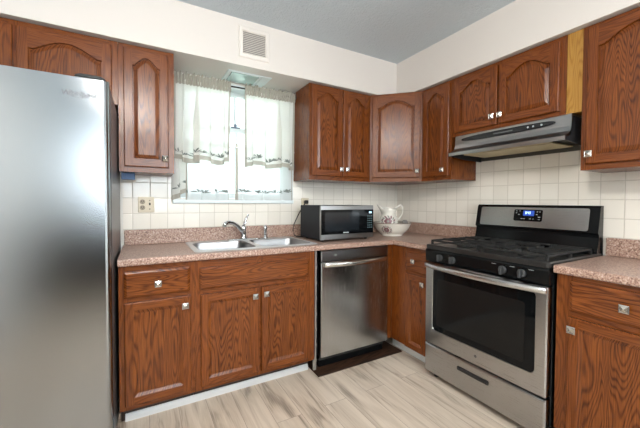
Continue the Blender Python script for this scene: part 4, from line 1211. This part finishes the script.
def curtain(name, label, x0t, x1t, x0b, x1b, zt, zb, yb, nf, amp, mat, seed, header=True, scallop=0.0, dip=None, hem=0.022, motif_z=None, motif_n=0, group=None, extra=None, fold=0.20, bunch=None):
    rnd = random.Random(seed)
    T = thing(name, label, 'curtain', ((x0t+x1t)/2, yb, zb), group)
    ph = [rnd.uniform(0, 2*PI) for _ in range(4)]
    nu, nv = 110, 34
    def surf(u, v):
        x = (x0t+(x1t-x0t)*u)*(1-v)+(x0b+(x1b-x0b)*u)*v
        drop = 0.0
        if dip: drop = dip(u)
        zbot = zb-scallop*(0.5+0.5*math.cos(2*PI*u*nf*0.5+ph[3]))+drop
        z = zt+(zbot-zt)*v
        f = math.sin(2*PI*nf*u+ph[0]+0.5*v)+0.45*math.sin(2*PI*nf*1.9*u+ph[1])
        y = yb-amp*(0.35+0.65*v)*f*0.5
        x += fold*(1+(1.6*math.exp(-((u-bunch)/0.10)**2) if bunch else 0))*abs(x1b-x0b)/nf*math.sin(2*PI*nf*u+ph[2])*(0.4+0.6*min(1, 2*v))*min(1, 12*u, 12*(1-u))
        return x, y, z
    b = MB()
    G = [[b.p(*surf(i/nu, j/nv)) for i in range(nu+1)] for j in range(nv+1)]
    for j in range(nv):
        zmid = j/nv
        for i in range(nu):
            m = 1 if zmid*(zt-zb) > (zt-zb)-hem-0.02 else 0
            if extra and (i < 3 or i >= nu-3): m = 1
            b.face((G[j][i], G[j][i+1], G[j+1][i+1], G[j+1][i]), m, smooth=True)
    b.build('panel', [mat, HEM], T, recalc=False)
    if header:
        b = MB(); nu2 = 200; rows = [(-0.030, 0.010), (-0.016, 0.016), (0.000, 0.022), (0.010, 0.014), (0.020, 0.014), (0.028, 0.022), (0.040, 0.026), (0.050, 0.030)]
        G = []
        for dz, am in rows:
            row = []
            for i in range(nu2+1):
                u = i/nu2
                f = math.sin(2*PI*20*u*(x1t-x0t)/0.4+ph[0]+2.5*math.sin(9*u+ph[1]))+0.5*math.sin(2*PI*47*u+ph[3]+dz*90)
                y = RYc-0.016-am*0.42*f
                z = zt-0.006+dz+(0.009*math.sin(2*PI*11*u+ph[2]+2*math.sin(14*u)) if dz > 0.035 else 0)-(0.004*math.sin(2*PI*17*u+ph[1]) if dz < -0.01 else 0)
                row.append(b.p(x0t+(x1t-x0t)*u, y, z))
            G.append(row)
        for r0_, r1_ in zip(G, G[1:]):
            for i in range(nu2): b.face((r0_[i], r0_[i+1], r1_[i+1], r1_[i]), 0, smooth=True)
        b.build('gathered_header', HEM, T, recalc=False)
    if motif_n:
        def leaf(b, hub, u, z, L_, wd, ang):
            pts = []
            for k in range(8):
                t = 2*PI*k/8
                px, pz = L_*math.cos(t), wd*math.sin(t)
                dx, dz = px*math.cos(ang)-pz*math.sin(ang), px*math.sin(ang)+pz*math.cos(ang)
                uu = min(0.995, max(0.005, u+dx/(x1b-x0b)))
                zz = z+dz
                vv = min(1.0, max(0.0, (zz-zt)/(zb-zt)))
                q = surf(uu, vv)
                pts.append((q[0], q[1]-0.0022, q[2]))
            b.face([hub]+[b.p(*q) for q in pts])
        for k in range(motif_n):
            u = (k+0.5+rnd.uniform(-0.25, 0.25))/motif_n
            z = motif_z+rnd.uniform(-0.008, 0.008)
            b = MB()
            q = surf(u, min(1.0, (z-0.014-zt)/(zb-zt))); hub = b.p(q[0], q[1]-0.0022, q[2])
            for q in range(rnd.choice((8, 9, 10))):
                a = rnd.uniform(-0.1, PI+0.1)
                leaf(b, hub, u+rnd.uniform(0.5, 1.0)*0.024/abs(x1b-x0b)*math.cos(a), z+0.024*math.sin(a)*rnd.uniform(0.5, 1.0)-0.008, rnd.uniform(0.006, 0.012), rnd.uniform(0.0014, 0.0030), a+rnd.uniform(-0.5, 0.5))
            b.build('embroidery', EMB, T, recalc=False)
    return T
GC = 'sheer embroidered window curtains'
curtain('curtain', 'upper left sheer white curtain hung from the rod, gathered header', -2.155, -1.762, -2.160, -1.772, 2.075, 1.515, -0.066, 4, 0.030, SHEER, 11, scallop=0.030, motif_z=1.575, motif_n=8, group=GC, extra=True, bunch=0.40)
curtain('curtain', 'upper right sheer white curtain hung from the rod, gathered header', -1.652, -1.222, -1.652, -1.230, 2.075, 1.505, -0.066, 4, 0.030, SHEER, 23, scallop=0.030, motif_z=1.565, motif_n=9, group=GC, extra=True, bunch=0.62)
curtain('curtain', 'lower left sheer white curtain with leaf embroidery reaching the window sill', -2.075, -1.765, -2.080, -1.772, 1.66, 1.222, -0.036, 3, 0.012, SHEER_LOW, 31, header=False, motif_z=1.290, motif_n=7, group=GC, hem=-0.008, extra=True)
curtain('curtain', 'lower right sheer white curtain with leaf embroidery reaching the window sill', -1.715, -1.235, -1.722, -1.232, 1.66, 1.222, -0.036, 3, 0.012, SHEER_LOW, 43, header=False, motif_z=1.295, motif_n=10, group=GC, hem=-0.008, extra=True)
curtain('curtain', 'narrow sheer curtain side hanging lowest between left wall cabinet and window', -2.168, -2.085, -2.172, -2.060, 1.62, 1.205, -0.030, 2, 0.012, SHEER, 53, header=False, dip=lambda u: 0.085*u, motif_z=1.295, motif_n=2, group=GC)
b = MB(); b.tube([(-2.165, -0.036, 1.63), (-1.215, -0.036, 1.63)], 0.004, 8)
tag(b.build('curtain_rod', TRIMWHITE), 'thin white rod behind the upper curtains carrying the lower curtains', 'curtain rod')

# ------------------------------------------------------------------ soffit fittings
T = thing('recessed_light', 'square recessed light panel in the soffit underside above the window', 'light', (-1.665, -0.13, SOZ-0.008))
b = MB()
def sqr(x0, x1, y0, y1, z): return [(x0, y0, z), (x1, y0, z), (x1, y1, z), (x0, y1, z)]
b.loft([sqr(-1.82, -1.49, -0.235, -0.015, SOZ-0.0005), sqr(-1.815, -1.495, -0.230, -0.020, SOZ-0.006), sqr(-1.79, -1.56, -0.215, -0.04, SOZ-0.006), sqr(-1.79, -1.56, -0.215, -0.04, SOZ-0.003)], cap0=True, cap1=False, smooth=False)
b.build('trim_frame', VINYL, T)
b = MB(); b.box(-1.790, -1.585, -0.214, -0.041, SOZ-0.0115, SOZ-0.0012, c=0.002); b.build('diffuser', DIFFUSER, T)

VX0, VX1, VZ0, VZ1 = -1.774, -1.556, 2.200, 2.410
T = thing('air_vent', 'square louvred air vent grille on the soffit above the window', 'vent', ((VX0+VX1)/2, -SOD, VZ0))
b = MB(BACK)
def vr(i, d): return [(VX0+i, d, VZ0+i), (VX1-i, d, VZ0+i), (VX1-i, d, VZ1-i), (VX0+i, d, VZ1-i)]
b.loft([vr(0, SOD+0.0005), vr(0, SOD+0.004), vr(0.006, SOD+0.010), vr(0.026, SOD+0.012), vr(0.030, SOD+0.003)], cap0=True, cap1=False, smooth=False)
b.build('frame', VENTPAINT, T)
b = MB(BACK); b.box(VX0+0.029, VX1-0.029, SOD+0.0007, SOD+0.002, VZ0+0.029, VZ1-0.029); b.build('backing', VENTDARK, T)
b = MB(BACK)
ns = 13
for k in range(ns):
    z = VZ0+0.033+(VZ1-VZ0-0.066)*k/(ns-1)
    P = [(0.0022, z+0.003), (0.0095, z-0.0045), (0.0105, z-0.0035), (0.0032, z+0.004)]
    b.loft([[(a, SOD+d, zz) for d, zz in P] for a in (VX0+0.0305, VX1-0.0305)], smooth=False)
b.build('louvres', VENTPAINT, T)

# dark blue scrap tucked under the left wall cabinet
b = MB(BACK); b.box(-2.466, -2.393, 0.225, 0.250, 1.342, 1.3855, c=0.003)
tag(b.build('blue_box', BLUE), 'small dark blue box fixed under the tall left wall cabinet', 'box')
